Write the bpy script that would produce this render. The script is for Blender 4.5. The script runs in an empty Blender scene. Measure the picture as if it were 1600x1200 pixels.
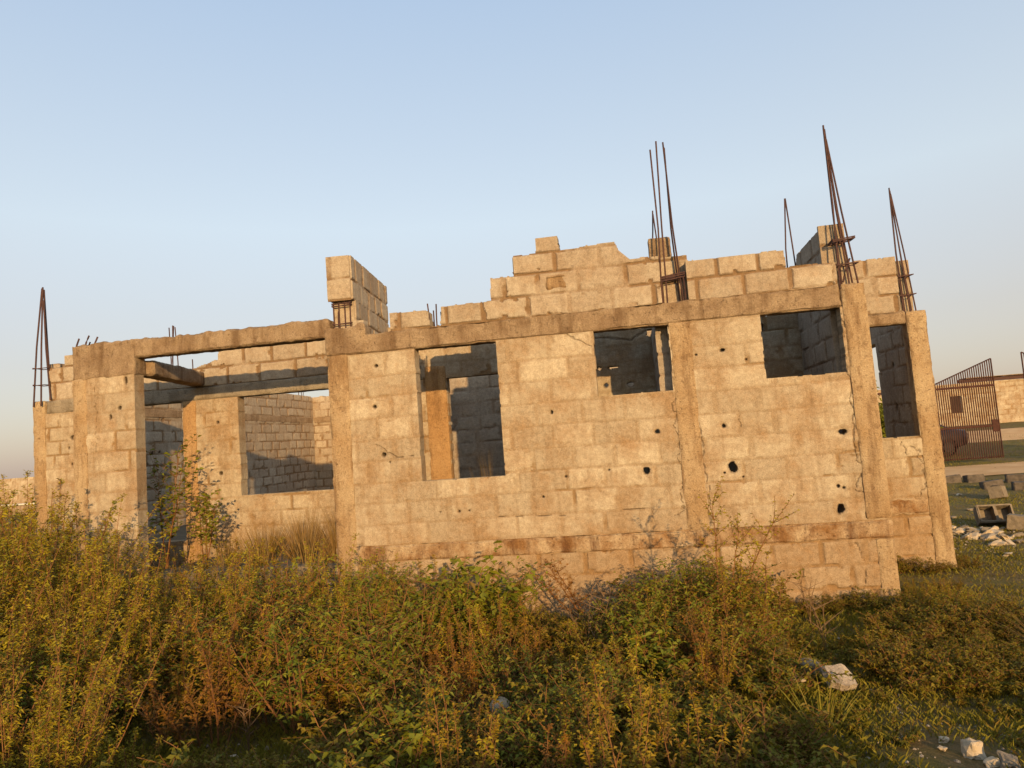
import bpy, bmesh, math, random
import numpy as np
from mathutils import Vector, Matrix
R = math.radians
random.seed(7)
scene = bpy.context.scene
col = scene.collection

# ------------------------------------------------------------------ camera
cam_d = bpy.data.cameras.new('camera')
cam = bpy.data.objects.new('camera', cam_d)
col.objects.link(cam)
scene.camera = cam
cam_d.sensor_width = 36.0
cam_d.lens = 36.0 * 1120.0 / 1600.0
cam_d.clip_start = 0.05
cam_d.clip_end = 3000.0
YAW, PITCH, ROLL = math.atan(190/1120), R(4.888), R(4.215)
fw = Vector((-math.sin(YAW)*math.cos(PITCH), math.cos(YAW)*math.cos(PITCH), math.sin(PITCH)))
r0 = Vector((math.cos(YAW), math.sin(YAW), 0))
u0 = r0.cross(fw)
cr = r0*math.cos(ROLL) - u0*math.sin(ROLL)
cu = u0*math.cos(ROLL) + r0*math.sin(ROLL)
m = Matrix((cr, cu, -fw)).transposed().to_4x4()
m.translation = Vector((-2.370, -7.643, 1.82))
cam.matrix_world = m

# ------------------------------------------------------------------ sky, sun, exposure
SUN_EL, SUN_AZ = R(11.2), R(21.0)       # azimuth measured from the facade's outward normal towards the right
sdir = Vector((math.sin(SUN_AZ)*math.cos(SUN_EL), -math.cos(SUN_AZ)*math.cos(SUN_EL), math.sin(SUN_EL)))
world = bpy.data.worlds.new('World')
scene.world = world
world.use_nodes = True
wn = world.node_tree
sky = wn.nodes.new('ShaderNodeTexSky')
sky.sky_type = 'NISHITA'
sky.sun_disc = False
sky.sun_elevation = SUN_EL
sky.sun_rotation = math.atan2(sdir.x, sdir.y)
sky.altitude = 200
sky.air_density = 1.0
sky.dust_density = 2.2
sky.ozone_density = 1.5
# thin dusty air: the clear sky paled towards the horizon
tc = wn.nodes.new('ShaderNodeTexCoord'); sx = wn.nodes.new('ShaderNodeSeparateXYZ')
wn.links.new(tc.outputs['Generated'], sx.inputs[0])
dr = wn.nodes.new('ShaderNodeValToRGB')
for i_, (p_, c_) in enumerate([(0.0, (1.9, 1.43, 1.24)), (.13, (2.06, 1.72, 1.53)), (.30, (2.36, 2.50, 2.54)), (.62, (1.54, 2.0, 2.66))]):
    e_ = dr.color_ramp.elements[i_] if i_ < 2 else dr.color_ramp.elements.new(p_)
    e_.position = p_; e_.color = (*c_, 1)
wn.links.new(sx.outputs[2], dr.inputs[0])
mx_ = wn.nodes.new('ShaderNodeMix'); mx_.data_type = 'RGBA'; mx_.inputs[0].default_value = .75
wn.links.new(sky.outputs[0], mx_.inputs[6]); wn.links.new(dr.outputs[0], mx_.inputs[7])
wn.links.new(mx_.outputs[2], wn.nodes['Background'].inputs[0])
wn.nodes['Background'].inputs[1].default_value = 0.14
sd = bpy.data.lights.new('sun', 'SUN')
sd.energy = 2.8
sd.angle = R(0.6)
sd.color = (1.0, 0.655, 0.31)
sun = bpy.data.objects.new('sun', sd)
col.objects.link(sun)
sun.rotation_euler = (-sdir).to_track_quat('-Z', 'Y').to_euler()
scene.view_settings.view_transform = 'Standard'
scene.view_settings.look = 'None'
scene.view_settings.gamma = 1.0
scene.view_settings.exposure = 1.1

# ------------------------------------------------------------------ helpers
def tag(o, label=None, cat=None, group=None, kind=None):
    if label: o['label'] = label
    if cat: o['category'] = cat
    if group: o['group'] = group
    if kind: o['kind'] = kind
    return o

def empty(name, loc=(0, 0, 0), rz=0.0):
    o = bpy.data.objects.new(name, None)
    o.empty_display_size = 0.1
    o.location = loc
    o.rotation_euler = (0, 0, rz)
    col.objects.link(o)
    return o

def link(name, me, parent=None):
    o = bpy.data.objects.new(name, me)
    col.objects.link(o)
    if parent: o.parent = parent
    return o

def copy_tree(o, parent=None):
    c = o.copy()
    col.objects.link(c)
    if parent: c.parent = parent
    for ch in list(o.children): copy_tree(ch, c)
    return c

def np_mesh(name, V, Q, mats, colattr=None, midx=None, smooth=False, sharp=0):
    """V (n,3), Q (k,4) quads -> mesh"""
    me = bpy.data.meshes.new(name)
    V = np.ascontiguousarray(V, dtype=np.float32)
    Q = np.ascontiguousarray(Q, dtype=np.int32)
    k, w = Q.shape
    me.vertices.add(len(V)); me.vertices.foreach_set('co', V.ravel())
    me.loops.add(k*w); me.loops.foreach_set('vertex_index', Q.ravel())
    me.polygons.add(k)
    me.polygons.foreach_set('loop_start', np.arange(k, dtype=np.int32)*w)
    me.polygons.foreach_set('loop_total', np.full(k, w, dtype=np.int32))
    if midx is not None: me.polygons.foreach_set('material_index', np.ascontiguousarray(midx, dtype=np.int32))
    me.polygons.foreach_set('use_smooth', np.full(k, bool(smooth)))
    me.update(calc_edges=True)
    if sharp: me.set_sharp_from_angle(angle=R(sharp))
    for mt in mats: me.materials.append(mt)
    if colattr is not None:
        a = me.color_attributes.new('Col', 'FLOAT_COLOR', 'POINT')
        a.data.foreach_set('color', np.ascontiguousarray(colattr, dtype=np.float32).ravel())
    return me

# lattice noise, vectorised
def _h(ix, iy, iz, seed):
    n = (ix.astype(np.int64)*374761393 + iy.astype(np.int64)*668265263 + iz.astype(np.int64)*2147483647 + seed*1274126177) & 0xFFFFFFFF
    n = ((n ^ (n >> 13)) * 1274126177) & 0xFFFFFFFF
    n = ((n ^ (n >> 16)) * 2246822519) & 0xFFFFFFFF
    return ((n ^ (n >> 15)) & 0xFFFFFF) / float(0xFFFFFF)

def vn2(x, y, seed=0):
    xi, yi = np.floor(x), np.floor(y)
    fx, fy = x-xi, y-yi
    fx = fx*fx*(3-2*fx); fy = fy*fy*(3-2*fy)
    z = np.zeros_like(xi)
    a = _h(xi, yi, z, seed); b = _h(xi+1, yi, z, seed); c = _h(xi, yi+1, z, seed); d = _h(xi+1, yi+1, z, seed)
    return (a*(1-fx)+b*fx)*(1-fy) + (c*(1-fx)+d*fx)*fy

def fbm2(x, y, seed=0, o=4):
    s = 0; a = .5; t = 0
    for i in range(o):
        s = s + a*vn2(x*2**i, y*2**i, seed+i*17); t += a; a *= .5
    return s/t

def vn3(x, y, z, seed=0):
    xi, yi, zi = np.floor(x), np.floor(y), np.floor(z)
    fx, fy, fz = x-xi, y-yi, z-zi
    fx = fx*fx*(3-2*fx); fy = fy*fy*(3-2*fy); fz = fz*fz*(3-2*fz)
    def pl(k):
        a = _h(xi, yi, k, seed); b = _h(xi+1, yi, k, seed); c = _h(xi, yi+1, k, seed); d = _h(xi+1, yi+1, k, seed)
        return (a*(1-fx)+b*fx)*(1-fy) + (c*(1-fx)+d*fx)*fy
    return pl(zi)*(1-fz) + pl(zi+1)*fz

def sstep(a, b, x):
    t = np.clip((x-a)/(b-a), 0, 1)
    return t*t*(3-2*t)

# ------------------------------------------------------------------ materials
class NT:
    def __init__(s, name, rough=.95):
        s.m = bpy.data.materials.new(name); s.m.use_nodes = True
        s.t = s.m.node_tree; s.n = s.t.nodes; s.l = s.t.links
        s.b = s.n['Principled BSDF']; s.b.inputs['Roughness'].default_value = rough
        s.b.inputs['Specular IOR Level'].default_value = .2
        s.pos = s.n.new('ShaderNodeNewGeometry').outputs['Position']
    def noise(s, scale, detail=4, rough=.6, vec=None, stretch=None):
        n = s.n.new('ShaderNodeTexNoise'); n.inputs['Scale'].default_value = scale
        n.inputs['Detail'].default_value = detail; n.inputs['Roughness'].default_value = rough
        v = vec or s.pos
        if stretch:
            mp = s.n.new('ShaderNodeMapping'); mp.inputs['Scale'].default_value = stretch
            s.l.new(v, mp.inputs[0]); v = mp.outputs[0]
        s.l.new(v, n.inputs['Vector'])
        return n.outputs['Fac']
    def ramp(s, fac, stops):
        r = s.n.new('ShaderNodeValToRGB'); e = r.color_ramp.elements
        while len(e) < len(stops): e.new(.5)
        for i, (p, c) in enumerate(stops):
            e[i].position = p; e[i].color = (*c, 1) if not isinstance(c, (int, float)) else (c, c, c, 1)
        s.l.new(fac, r.inputs[0]); return r.outputs[0]
    def mix(s, fac, a, b, mode='MIX'):
        x = s.n.new('ShaderNodeMix'); x.data_type = 'RGBA'; x.blend_type = mode
        for sock, v in ((x.inputs[0], fac), (x.inputs[6], a), (x.inputs[7], b)):
            if isinstance(v, (int, float)): sock.default_value = v
            elif isinstance(v, tuple): sock.default_value = (*v, 1)
            else: s.l.new(v, sock)
        return x.outputs[2]
    def math(s, op, a, b=0.0):
        x = s.n.new('ShaderNodeMath'); x.operation = op
        for i, v in enumerate((a, b)):
            if isinstance(v, (int, float)): x.inputs[i].default_value = v
            else: s.l.new(v, x.inputs[i])
        return x.outputs[0]
    def sep(s, v):
        x = s.n.new('ShaderNodeSeparateXYZ'); s.l.new(v, x.inputs[0]); return x.outputs
    def attr(s, name='Col'):
        a = s.n.new('ShaderNodeAttribute'); a.attribute_name = name
        x = s.n.new('ShaderNodeSeparateColor'); s.l.new(a.outputs['Color'], x.inputs[0]); return x.outputs
    def color(s, c):
        if isinstance(c, tuple): s.b.inputs['Base Color'].default_value = (*c, 1)
        else: s.l.new(c, s.b.inputs['Base Color'])
    def bump(s, h, strength=.4, dist=.01):
        b = s.n.new('ShaderNodeBump'); b.inputs['Strength'].default_value = strength; b.inputs['Distance'].default_value = dist
        s.l.new(h, b.inputs['Height']); s.l.new(b.outputs[0], s.b.inputs['Normal'])

def mk_block(name, lo, hi, mortar, stain, stain_amt=.5, soil=True):
    """sandcrete block: per-block tint and mortar mask from Col, sandy grain, rain stains, soil splash above the plinth"""
    k = NT(name)
    at = k.attr()
    c = k.mix(at[0], lo, hi)
    c = k.mix(at[1], c, mortar)
    st = k.ramp(k.noise(2.1, 6, .68), [(.44, 0.0), (.62, 1.0)])
    c = k.mix(k.math('MULTIPLY', st, stain_amt), c, stain)
    sk = k.ramp(k.noise(1.0, 4, .6, stretch=(9, 9, .9)), [(.53, 0.0), (.64, 1.0)])
    c = k.mix(k.math('MULTIPLY', sk, stain_amt*.42), c, (stain[0]*.72, stain[1]*.68, stain[2]*.62))
    og = k.ramp(k.noise(4.3, 5, .7), [(.55, 0.0), (.70, 1.0)])
    c = k.mix(k.math('MULTIPLY', og, stain_amt*.6), c, (.36, .205, .085))
    if soil:
        z = k.sep(k.pos)[2]
        zz = k.math('ADD', z, k.math('MULTIPLY', k.noise(2.2, 5), .55))
        sp = k.ramp(k.math('MULTIPLY', zz, .5), [(.38, 1.0), (.72, 0.0)])
        c = k.mix(k.math('MULTIPLY', sp, .5), c, (.30, .175, .075))
    g = k.ramp(k.noise(95, 3, .75), [(.3, (.64, .62, .60)), (.7, (1.18, 1.18, 1.19))])
    c = k.mix(.85, c, g, 'MULTIPLY')
    g2 = k.ramp(k.noise(22, 4, .7), [(.32, (.74, .72, .69)), (.62, (1.06, 1.06, 1.06))])
    c = k.mix(.8, c, g2, 'MULTIPLY')
    c = k.mix(k.math('MULTIPLY', at[2], .8), c, (.06, .04, .025))
    k.color(c)
    k.bump(k.math('ADD', k.noise(120, 3, .8), k.math('MULTIPLY', k.noise(30, 4, .7), 1.2)), .75, .008)
    return k.m

def mk_render(name, a, b, dark, amt=.7, sc=2.6):
    """cement render / cast concrete with rain streaks and patches"""
    k = NT(name)
    c = k.mix(k.ramp(k.noise(sc, 5, .6), [(.38, 0.0), (.62, 1.0)]), a, b)
    s = k.ramp(k.noise(1.0, 5, .65, stretch=(7, 7, 1.1)), [(.5, 0.0), (.68, 1.0)])
    c = k.mix(k.math('MULTIPLY', s, amt), c, dark)
    p = k.ramp(k.noise(9, 5, .7), [(.55, 0.0), (.66, 1.0)])
    c = k.mix(k.math('MULTIPLY', p, amt*.55), c, (dark[0]*.8, dark[1]*.75, dark[2]*.7))
    g = k.ramp(k.noise(80, 3, .75), [(.3, (.6, .58, .55)), (.7, (1.18, 1.18, 1.18))])
    c = k.mix(.85, c, g, 'MULTIPLY')
    pit = k.ramp(k.noise(38, 3, .6), [(.62, 0.0), (.70, 1.0)])          # honeycombing and lost fines
    c = k.mix(k.math('MULTIPLY', pit, .45), c, (dark[0]*.7, dark[1]*.65, dark[2]*.6))
    k.color(c)
    hh = k.math('ADD', k.noise(90, 3, .8), k.math('MULTIPLY', k.noise(14, 6, .75), 2.4))
    k.bump(k.math('SUBTRACT', hh, k.math('MULTIPLY', pit, .9)), .85, .011)
    return k.m

def mk_plain(name, a, b, scale=8, rough=.9, metal=0.0, bump=0.0):
    k = NT(name, rough)
    k.color(k.mix(k.ramp(k.noise(scale, 5, .65), [(.35, 0.0), (.65, 1.0)]), a, b))
    k.b.inputs['Metallic'].default_value = metal
    if bump: k.bump(k.noise(scale*4, 4, .7), bump, .01)
    return k.m

def mk_leaf(name, a, b, c2, trans=.14):
    """leaves: per-leaf tint in Col.r, per-plant tint from the object's random number"""
    k = NT(name, .6)
    at = k.attr()
    oi = k.n.new('ShaderNodeObjectInfo').outputs['Random']
    c = k.mix(at[0], a, b)
    c = k.mix(k.ramp(oi, [(.25, 0.0), (1.0, .7)]), c, c2)
    c = k.mix(k.math('MULTIPLY', at[1], .8), c, (.17, .085, .018))
    k.color(c)
    tr = k.n.new('ShaderNodeBsdfTranslucent'); k.l.new(c, tr.inputs[0])
    mx = k.n.new('ShaderNodeMixShader'); mx.inputs[0].default_value = trans
    k.l.new(k.b.outputs[0], mx.inputs[1]); k.l.new(tr.outputs[0], mx.inputs[2])
    k.l.new(mx.outputs[0], k.n['Material Output'].inputs[0])
    return k.m

M = {}
M['block'] = mk_block('sandcrete_weathered', (.335, .265, .175), (.50, .42, .295), (.27, .18, .09), (.28, .165, .072), .6)
M['block_raw'] = mk_block('sandcrete_parapet', (.33, .265, .185), (.46, .385, .28), (.22, .14, .072), (.27, .17, .09), .4, False)
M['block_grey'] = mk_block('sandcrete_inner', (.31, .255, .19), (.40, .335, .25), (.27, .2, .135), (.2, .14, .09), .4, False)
M['render'] = mk_render('cement_render', (.345, .225, .112), (.445, .335, .20), (.18, .10, .045), .85, 1.6)
M['beam'] = mk_render('cast_beam', (.25, .17, .10), (.34, .25, .155), (.15, .09, .045), .8, 3.5)
M['beam_grey'] = mk_render('grey_lintel', (.25, .205, .145), (.31, .26, .185), (.15, .115, .075), .6, 3.5)
M['render_orange'] = mk_render('ochre_render', (.37, .215, .09), (.43, .275, .13), (.22, .12, .05), .8, 1.7)
M['plinth'] = mk_render('plinth_concrete', (.25, .13, .05), (.46, .34, .205), (.11, .045, .016), .8, 4.2)
M['rust'] = mk_plain('rusted_steel', (.06, .036, .034), (.10, .052, .042), 30, .8, .3)
M['slab'] = mk_plain('earth_fill', (.12, .09, .055), (.2, .15, .09), 3, 1, 0, .4)
M['stone'] = mk_plain('pale_stone', (.38, .29, .18), (.48, .39, .27), 14, .9, 0, .5)
M['stone_dull'] = mk_plain('dull_concrete_lump', (.15, .12, .08), (.24, .19, .13), 9, .95, 0, .6)
M['dark_block'] = mk_plain('block_shade_tone', (.06, .05, .04), (.13, .105, .08), 7, 1, 0, .5)  # dark all over: the row's shaded faces put into the base colour
M['leaf_gold'] = mk_leaf('leaf_golden_green', (.155, .145, .008), (.33, .26, .014), (.27, .185, .009))
M['leaf_rust'] = mk_leaf('leaf_rusting_gold', (.175, .135, .008), (.32, .23, .013), (.27, .155, .010))
M['leaf_green'] = mk_leaf('leaf_green', (.075, .10, .007), (.18, .18, .013), (.16, .15, .010))
M['leaf_red'] = mk_leaf('leaf_drying_red', (.19, .085, .010), (.31, .18, .016), (.19, .07, .010))
M['leaf_herb'] = mk_leaf('leaf_herb', (.08, .085, .006), (.19, .15, .010), (.17, .11, .008))
M['stem'] = mk_plain('stem', (.15, .06, .022), (.22, .11, .04), 20)
M['twig'] = mk_plain('dry_twig', (.12, .07, .035), (.20, .125, .065), 20)
M['straw'] = mk_leaf('straw', (.20, .12, .035), (.30, .20, .07), (.22, .12, .03), .2)
M['grassblade'] = mk_leaf('grass_blade', (.115, .115, .012), (.23, .20, .022), (.18, .14, .012), .2)
# ------------------------------------------------------------------ masonry builders
def block_wall(name, parent, mat, O, u, n, W, z0, z1, res=.015, openings=(), courses=None, ch=.24, L=.46, relief=.012,
               thick=.15, top=None, holes=(), cracks=(), fill=.5, seed=1, tint=None, ragged=.015, off0=0.0, label=None):
    """a wall as ONE closed mesh: its face is a relief of blocks, mortar, chips, cracks and holes on a fine grid.
    O start point, u direction along, n outward normal of the worked face; s runs 0..W, z is world height."""
    ns, nz = max(2, int(round(W/res))), max(2, int(round((z1-z0)/res)))
    s = np.linspace(0, W, ns+1); z = np.linspace(z0, z1, nz+1)
    S, Z = np.meshgrid(s, z)                          # (nz+1, ns+1)
    rs = np.random.default_rng(seed)
    ws = S + .012*(fbm2(S*9, Z*9, seed)-.5) + .006*(fbm2(S*40, Z*40, seed+3)-.5)
    wz = Z + .014*(fbm2(S*7, Z*7, seed+7)-.5) + .006*(fbm2(S*40, Z*40, seed+9)-.5) + .012*np.sin(S*1.3+seed)
    if courses is None:
        courses = [z0 + i*ch for i in range(int((z1-z0)/ch)+2)]
    cs = np.array(courses, dtype=float)
    if cs[-1] < z1+.05: cs = np.append(cs, z1+.3)
    ri = np.clip(np.searchsorted(cs, wz)-1, 0, len(cs)-2)
    zl, zh = cs[ri], cs[ri+1]
    roff = np.array([off0 + (i % 2)*L*.5 + rs.uniform(-.06, .06) for i in range(len(cs))])[ri]
    q = (ws-roff)/L
    # uneven block lengths
    bi = np.floor(q)
    def jx(b): return (_h(b, ri, b*0, seed+21)-.5)*.28
    lo = bi + jx(bi); hi = bi+1+jx(bi+1)
    dn = q < lo; bi = np.where(dn, bi-1, bi); up = q > hi; bi = np.where(up & ~dn, bi+1, bi)
    lo = bi + jx(bi); hi = bi+1+jx(bi+1)
    ds = np.minimum(q-lo, hi-q)*L
    dz = np.minimum(wz-zl, zh-wz)
    r1 = _h(bi, ri, bi*0, seed+5); r2 = _h(bi, ri, bi*0, seed+6); r3 = _h(bi, ri, bi*0, seed+8)
    jw = .006 + .010*fbm2(S*5, Z*5, seed+11) + .012*(r3 > .75)*(ds < dz)
    chip = sstep(.60, .75, fbm2(S*11, Z*11, seed+13))*.035
    d = np.minimum(ds-jw-.004, dz-jw*.8) - chip*(r2 > .45)
    inblk = sstep(-.003, .012, d)
    fl = sstep(.62-fill*.5, .78-fill*.5, fbm2(S*3.2, Z*3.2, seed+17))        # joints struck flush with mortar
    h = relief*np.maximum(inblk, fl*.85)
    h += (r1-.5)*relief*.5*inblk + .006*(fbm2(S*4, Z*4, seed+19)-.5) + .004*(fbm2(S*30, Z*30, seed+23)-.5)
    dark = np.zeros_like(h); hk = []
    for (hs, hz, rx, rz) in holes:
        a = np.arctan2(Z-hz, S-hs)
        k = np.sqrt(((S-hs)/rx)**2 + ((Z-hz)/rz)**2) + .45*(vn2(S*22, Z*22, seed+int(hs*90))-.5) + .22*(vn2(S*60, Z*60, seed+int(hs*91))-.5)
        w = 1-sstep(.78, 1.05, k)
        sp_ = 1-sstep(1.0, 1.9, k+.6*(vn2(S*20, Z*20, seed+int(hs*93))-.5))      # spalled rim
        h = h - .010*sp_ - .008*w
        dark = np.maximum(dark, (1-sstep(.95, 1.25, k))*.7)  # hole rims and sides painted dark in place of shade
        hk.append(k < .93)
    for pl, wd in cracks:
        dm = np.full_like(S, 9.)
        cx = S + .03*(vn2(S*9, Z*9, seed+31)-.5)*2 + .022*(vn2(S*31, Z*31, seed+33)-.5)*2
        for (a0, b0), (a1, b1) in zip(pl, pl[1:]):
            vx, vz = a1-a0, b1-b0; LL = vx*vx+vz*vz
            t = np.clip(((cx-a0)*vx+(Z-b0)*vz)/LL, 0, 1)
            dm = np.minimum(dm, np.hypot(cx-a0-t*vx, Z-b0-t*vz))
        wv = wd*(.05+1.5*fbm2(S*8, Z*8, seed+35))
        wv = wv*.75
        w = 1-sstep(wv*.4, wv*1.1, dm)
        h = h - .012*w
        dark = np.maximum(dark, w*.6)
    # masks
    sc = (S[:-1, :-1]+S[1:, 1:])/2; zc = (Z[:-1, :-1]+Z[1:, 1:])/2
    keep = np.ones_like(sc, dtype=bool)
    for k in hk: keep &= ~k[:-1, :-1]
    rg = ragged*(fbm2(sc*12, zc*12, seed+41)-.5)*2
    for (a, b, c, e) in openings:
        keep &= ~((sc > a+rg*.6) & (sc < b+rg*.6) & (zc > c+rg*.5) & (zc < e+.0))
    if top is not None:
        xs = np.array([p[0] for p in top]); zs = np.array([p[1] for p in top])
        tz = np.interp(sc + rg*.8, xs, zs)
        keep &= zc < tz + rg
    O = np.array(O, float); u = np.array(u, float); n = np.array(n, float)
    P = O + S[..., None]*u + h[..., None]*n; P[..., 2] = Z
    Bk = O + S[..., None]*u - thick*n + (.012*(fbm2(S*6, Z*6, seed+51)-.5))[..., None]*n; Bk[..., 2] = Z
    N = S.size
    idx = np.arange(N).reshape(S.shape)
    V = np.concatenate([P.reshape(-1, 3), Bk.reshape(-1, 3)])
    K = keep
    a, b, c, e = idx[:-1, :-1][K], idx[:-1, 1:][K], idx[1:, 1:][K], idx[1:, :-1][K]
    flip = np.dot(np.cross(u, [0, 0, 1]), n) < 0
    F = np.stack([a, b, c, e], 1); B = np.stack([e, c, b, a], 1)+N
    pad = np.pad(K, 1)
    sides = []
    i0, i1, i2, i3 = idx[:-1, :-1], idx[:-1, 1:], idx[1:, 1:], idx[1:, :-1]
    for nb, (p, q2) in ((pad[:-2, 1:-1], (i0, i1)), (pad[1:-1, 2:], (i1, i2)), (pad[2:, 1:-1], (i2, i3)), (pad[1:-1, :-2], (i3, i0))):
        e_ = K & ~nb
        p_, q_ = p[e_], q2[e_]
        sides.append(np.stack([q_, p_, p_+N, q_+N], 1))
    Q = np.concatenate([F, B]+sides)
    if flip: Q = Q[:, ::-1]
    C = np.zeros((2*N, 4), np.float32); C[:, 3] = 1
    r = .25 + .75*r1 if tint is None else np.clip(tint(S, Z, r1), 0, 1)
    C[:N, 0] = r.ravel(); C[N:, 0] = r.ravel()
    mo = ((1-inblk)*(1-.62*fl)).ravel(); C[:N, 1] = mo; C[N:, 1] = mo*.6
    C[:N, 2] = dark.ravel(); C[N:, 2] = dark.ravel()
    used = np.zeros(2*N, bool); used[Q.ravel()] = True
    rm = np.cumsum(used)-1
    me = np_mesh(name, V[used], rm[Q], [mat], C[used], smooth=True, sharp=40)
    o = link(name, me, parent)
    if label: o['label'] = label
    return o

def rough_box(name, parent, mat, x0, x1, y0, y1, z0, z1, step=.035, amp=.008, rag=0.0, seed=1, faces=None, label=None, rot=None, round_=.008):
    """cast or rendered member: a box on a fine grid, its faces and arrises worn by noise; rag = uneven top edge"""
    nx, ny, nz = [max(2, min(160, int(round(abs(b-a)/step)))) for a, b in ((x0, x1), (y0, y1), (z0, z1))]
    verts = {}; V = []; Q = []
    def vid(i, j, k):
        key = (i, j, k)
        if key not in verts: verts[key] = len(V); V.append((i/nx, j/ny, k/nz))
        return verts[key]
    for i in range(nx):
        for j in range(ny):
            for k in (0, nz):
                q = [vid(i, j, k), vid(i+1, j, k), vid(i+1, j+1, k), vid(i, j+1, k)]
                Q.append(q if k else q[::-1])
    for i in range(nx):
        for k in range(nz):
            for j in (0, ny):
                q = [vid(i, j, k), vid(i+1, j, k), vid(i+1, j, k+1), vid(i, j, k+1)]
                Q.append(q if j == 0 else q[::-1])
    for j in range(ny):
        for k in range(nz):
            for i in (0, nx):
                q = [vid(i, j, k), vid(i, j+1, k), vid(i, j+1, k+1), vid(i, j, k+1)]
                Q.append(q if i else q[::-1])
    T = np.array(V)
    P = np.stack([x0+T[:, 0]*(x1-x0), y0+T[:, 1]*(y1-y0), z0+T[:, 2]*(z1-z0)], 1)
    X, Y, Z = P.T.copy()
    ctr = np.array([(x0+x1)/2, (y0+y1)/2, (z0+z1)/2])
    for ax in range(3):
        nse = (vn3(X*5, Y*5, Z*5, seed+ax)-.5)*.6 + (vn3(X*17, Y*17, Z*17, seed+5+ax)-.5)*.8 + (vn3(X*40, Y*40, Z*40, seed+9+ax)-.5)*.5
        P[:, ax] += nse*amp
    onf = (np.isclose(T, 0) | np.isclose(T, 1)).sum(1)
    ed = onf >= 2                                   # worn arrises
    wear = round_*(.4+1.6*vn3(X*9, Y*9, Z*9, seed+30))
    dirs = np.where(np.isclose(T, 0), 1, np.where(np.isclose(T, 1), -1, 0))
    P[ed] += dirs[ed]*wear[ed][:, None]
    if rag:
        tp = np.isclose(T[:, 2], 1)
        P[tp, 2] += rag*.5*(vn3(X*2.5, Y*3, Z*0, seed+60)[tp]-.5) + rag*.7*(vn3(X*11, Y*11, Z*0, seed+61)[tp]-.6) + rag*.5*(vn3(X*31, Y*31, Z*0, seed+62)[tp]-.5)
    me = np_mesh(name, P, np.array(Q), [mat], smooth=True, sharp=38)
    o = link(name, me, parent)
    if label: o['label'] = label
    return o

def tube_arrays(pts, r0, r1=None, sides=6):
    pts = [Vector(p) for p in pts]
    r1 = r0 if r1 is None else r1
    V = []; Q = []
    n = len(pts)
    for i, p in enumerate(pts):
        t = (pts[min(i+1, n-1)]-pts[max(i-1, 0)]).normalized()
        a = t.orthogonal().normalized() if abs(t.z) > .95 else t.cross(Vector((0, 0, 1))).normalized()
        b = t.cross(a)
        rr = r0+(r1-r0)*i/max(1, n-1)
        for k in range(sides):
            an = 2*math.pi*k/sides
            V.append(p + (a*math.cos(an)+b*math.sin(an))*rr)
    for i in range(n-1):
        for k in range(sides):
            k2 = (k+1) % sides
            Q.append((i*sides+k, i*sides+k2, (i+1)*sides+k2, (i+1)*sides+k))
    return V, Q

def tubes(name, parent, mat, paths, r, r1=None, sides=6, closed_end=True):
    V = []; Q = []
    for p in paths:
        v, q = tube_arrays(p, r, r1, sides)
        o = len(V); V += v; Q += [tuple(i+o for i in f) for f in q]
        if closed_end and sides == 6:
            e = len(V)-6
            Q += [(e, e+1, e+2, e+3), (e, e+3, e+4, e+5)]
    me = np_mesh(name, np.array([tuple(v) for v in V]), np.array(Q), [mat], smooth=True, sharp=60)
    return link(name, me, parent)

def bar(parent, a, b, r=.0085, bend=0.0):
    a, b = Vector(a), Vector(b)
    mid = (a+b)/2 + Vector((random.uniform(-1, 1), random.uniform(-1, 1), 0))*bend
    q1 = a.lerp(mid, .5); q2 = mid.lerp(b, .5)
    return tubes('rebar', parent, M['rust'], [[a, q1, mid, q2, b]], r)

def stirrup(parent, x0, x1, y0, y1, z, tilt=0.0, r=.007, turns=1):
    ps = []
    for t in range(turns):
        zz = z+t*.02
        ps += [(x0, y0, zz), (x1, y0, zz+tilt), (x1, y1, zz+tilt+.01), (x0, y1, zz+.01)]
    ps.append((x0, y0, z+.012))
    return tubes('stirrup', parent, M['rust'], [ps], r)

# ------------------------------------------------------------------ ground
def gz(x, y):
    x = np.asarray(x, float); y = np.asarray(y, float)
    t = np.clip((-2.5-y)/4.0, 0, 1); z = .22*t*t*(3-2*t)
    t = np.clip((y-6)/30.0, 0, 1); z = z + .5*t*t*(3-2*t)
    t = np.clip((y-19)/13.0, 0, 1); z = z + .62*t*t*(3-2*t)
    n = .05*(fbm2(x*.9+40, y*.9+40, 3)-.5) + .03*(fbm2(x*4+9, y*4+9, 5, 3)-.5)
    return z + n
def gzf(x, y): return float(gz(np.array([x]), np.array([y]))[0])

ax_ = np.concatenate([[-900, -500, -250, -120, -70, -45], np.arange(-30, 30.01, .2), [45, 70, 120, 250, 500, 900]])
ay_ = np.concatenate([[-300, -120, -60, -40], np.arange(-26, 34.01, .2), [45, 60, 90, 150, 300, 600, 1000]])
GX, GY = np.meshgrid(ax_, ay_)
GZ = gz(GX, GY)
gid = np.arange(GX.size).reshape(GX.shape)
gq = np.stack([gid[:-1, :-1].ravel(), gid[:-1, 1:].ravel(), gid[1:, 1:].ravel(), gid[1:, :-1].ravel()], 1)
kg = NT('soil')
gc = kg.mix(kg.ramp(kg.noise(.9, 6, .65), [(.36, 0.0), (.6, 1.0)]), (.15, .10, .035), (.135, .115, .025))
gc = kg.mix(kg.ramp(kg.noise(6, 5, .7), [(.45, 0.0), (.7, .7)]), gc, (.24, .155, .07))
gc = kg.mix(.8, gc, kg.ramp(kg.noise(45, 4, .7), [(.3, (.6, .6, .6)), (.7, (1.2, 1.2, 1.2))]), 'MULTIPLY')
kg.color(gc)
kg.bump(kg.math('ADD', kg.noise(50, 4, .8), kg.math('MULTIPLY', kg.noise(9, 5, .7), 2.0)), .8, .03)
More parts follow.
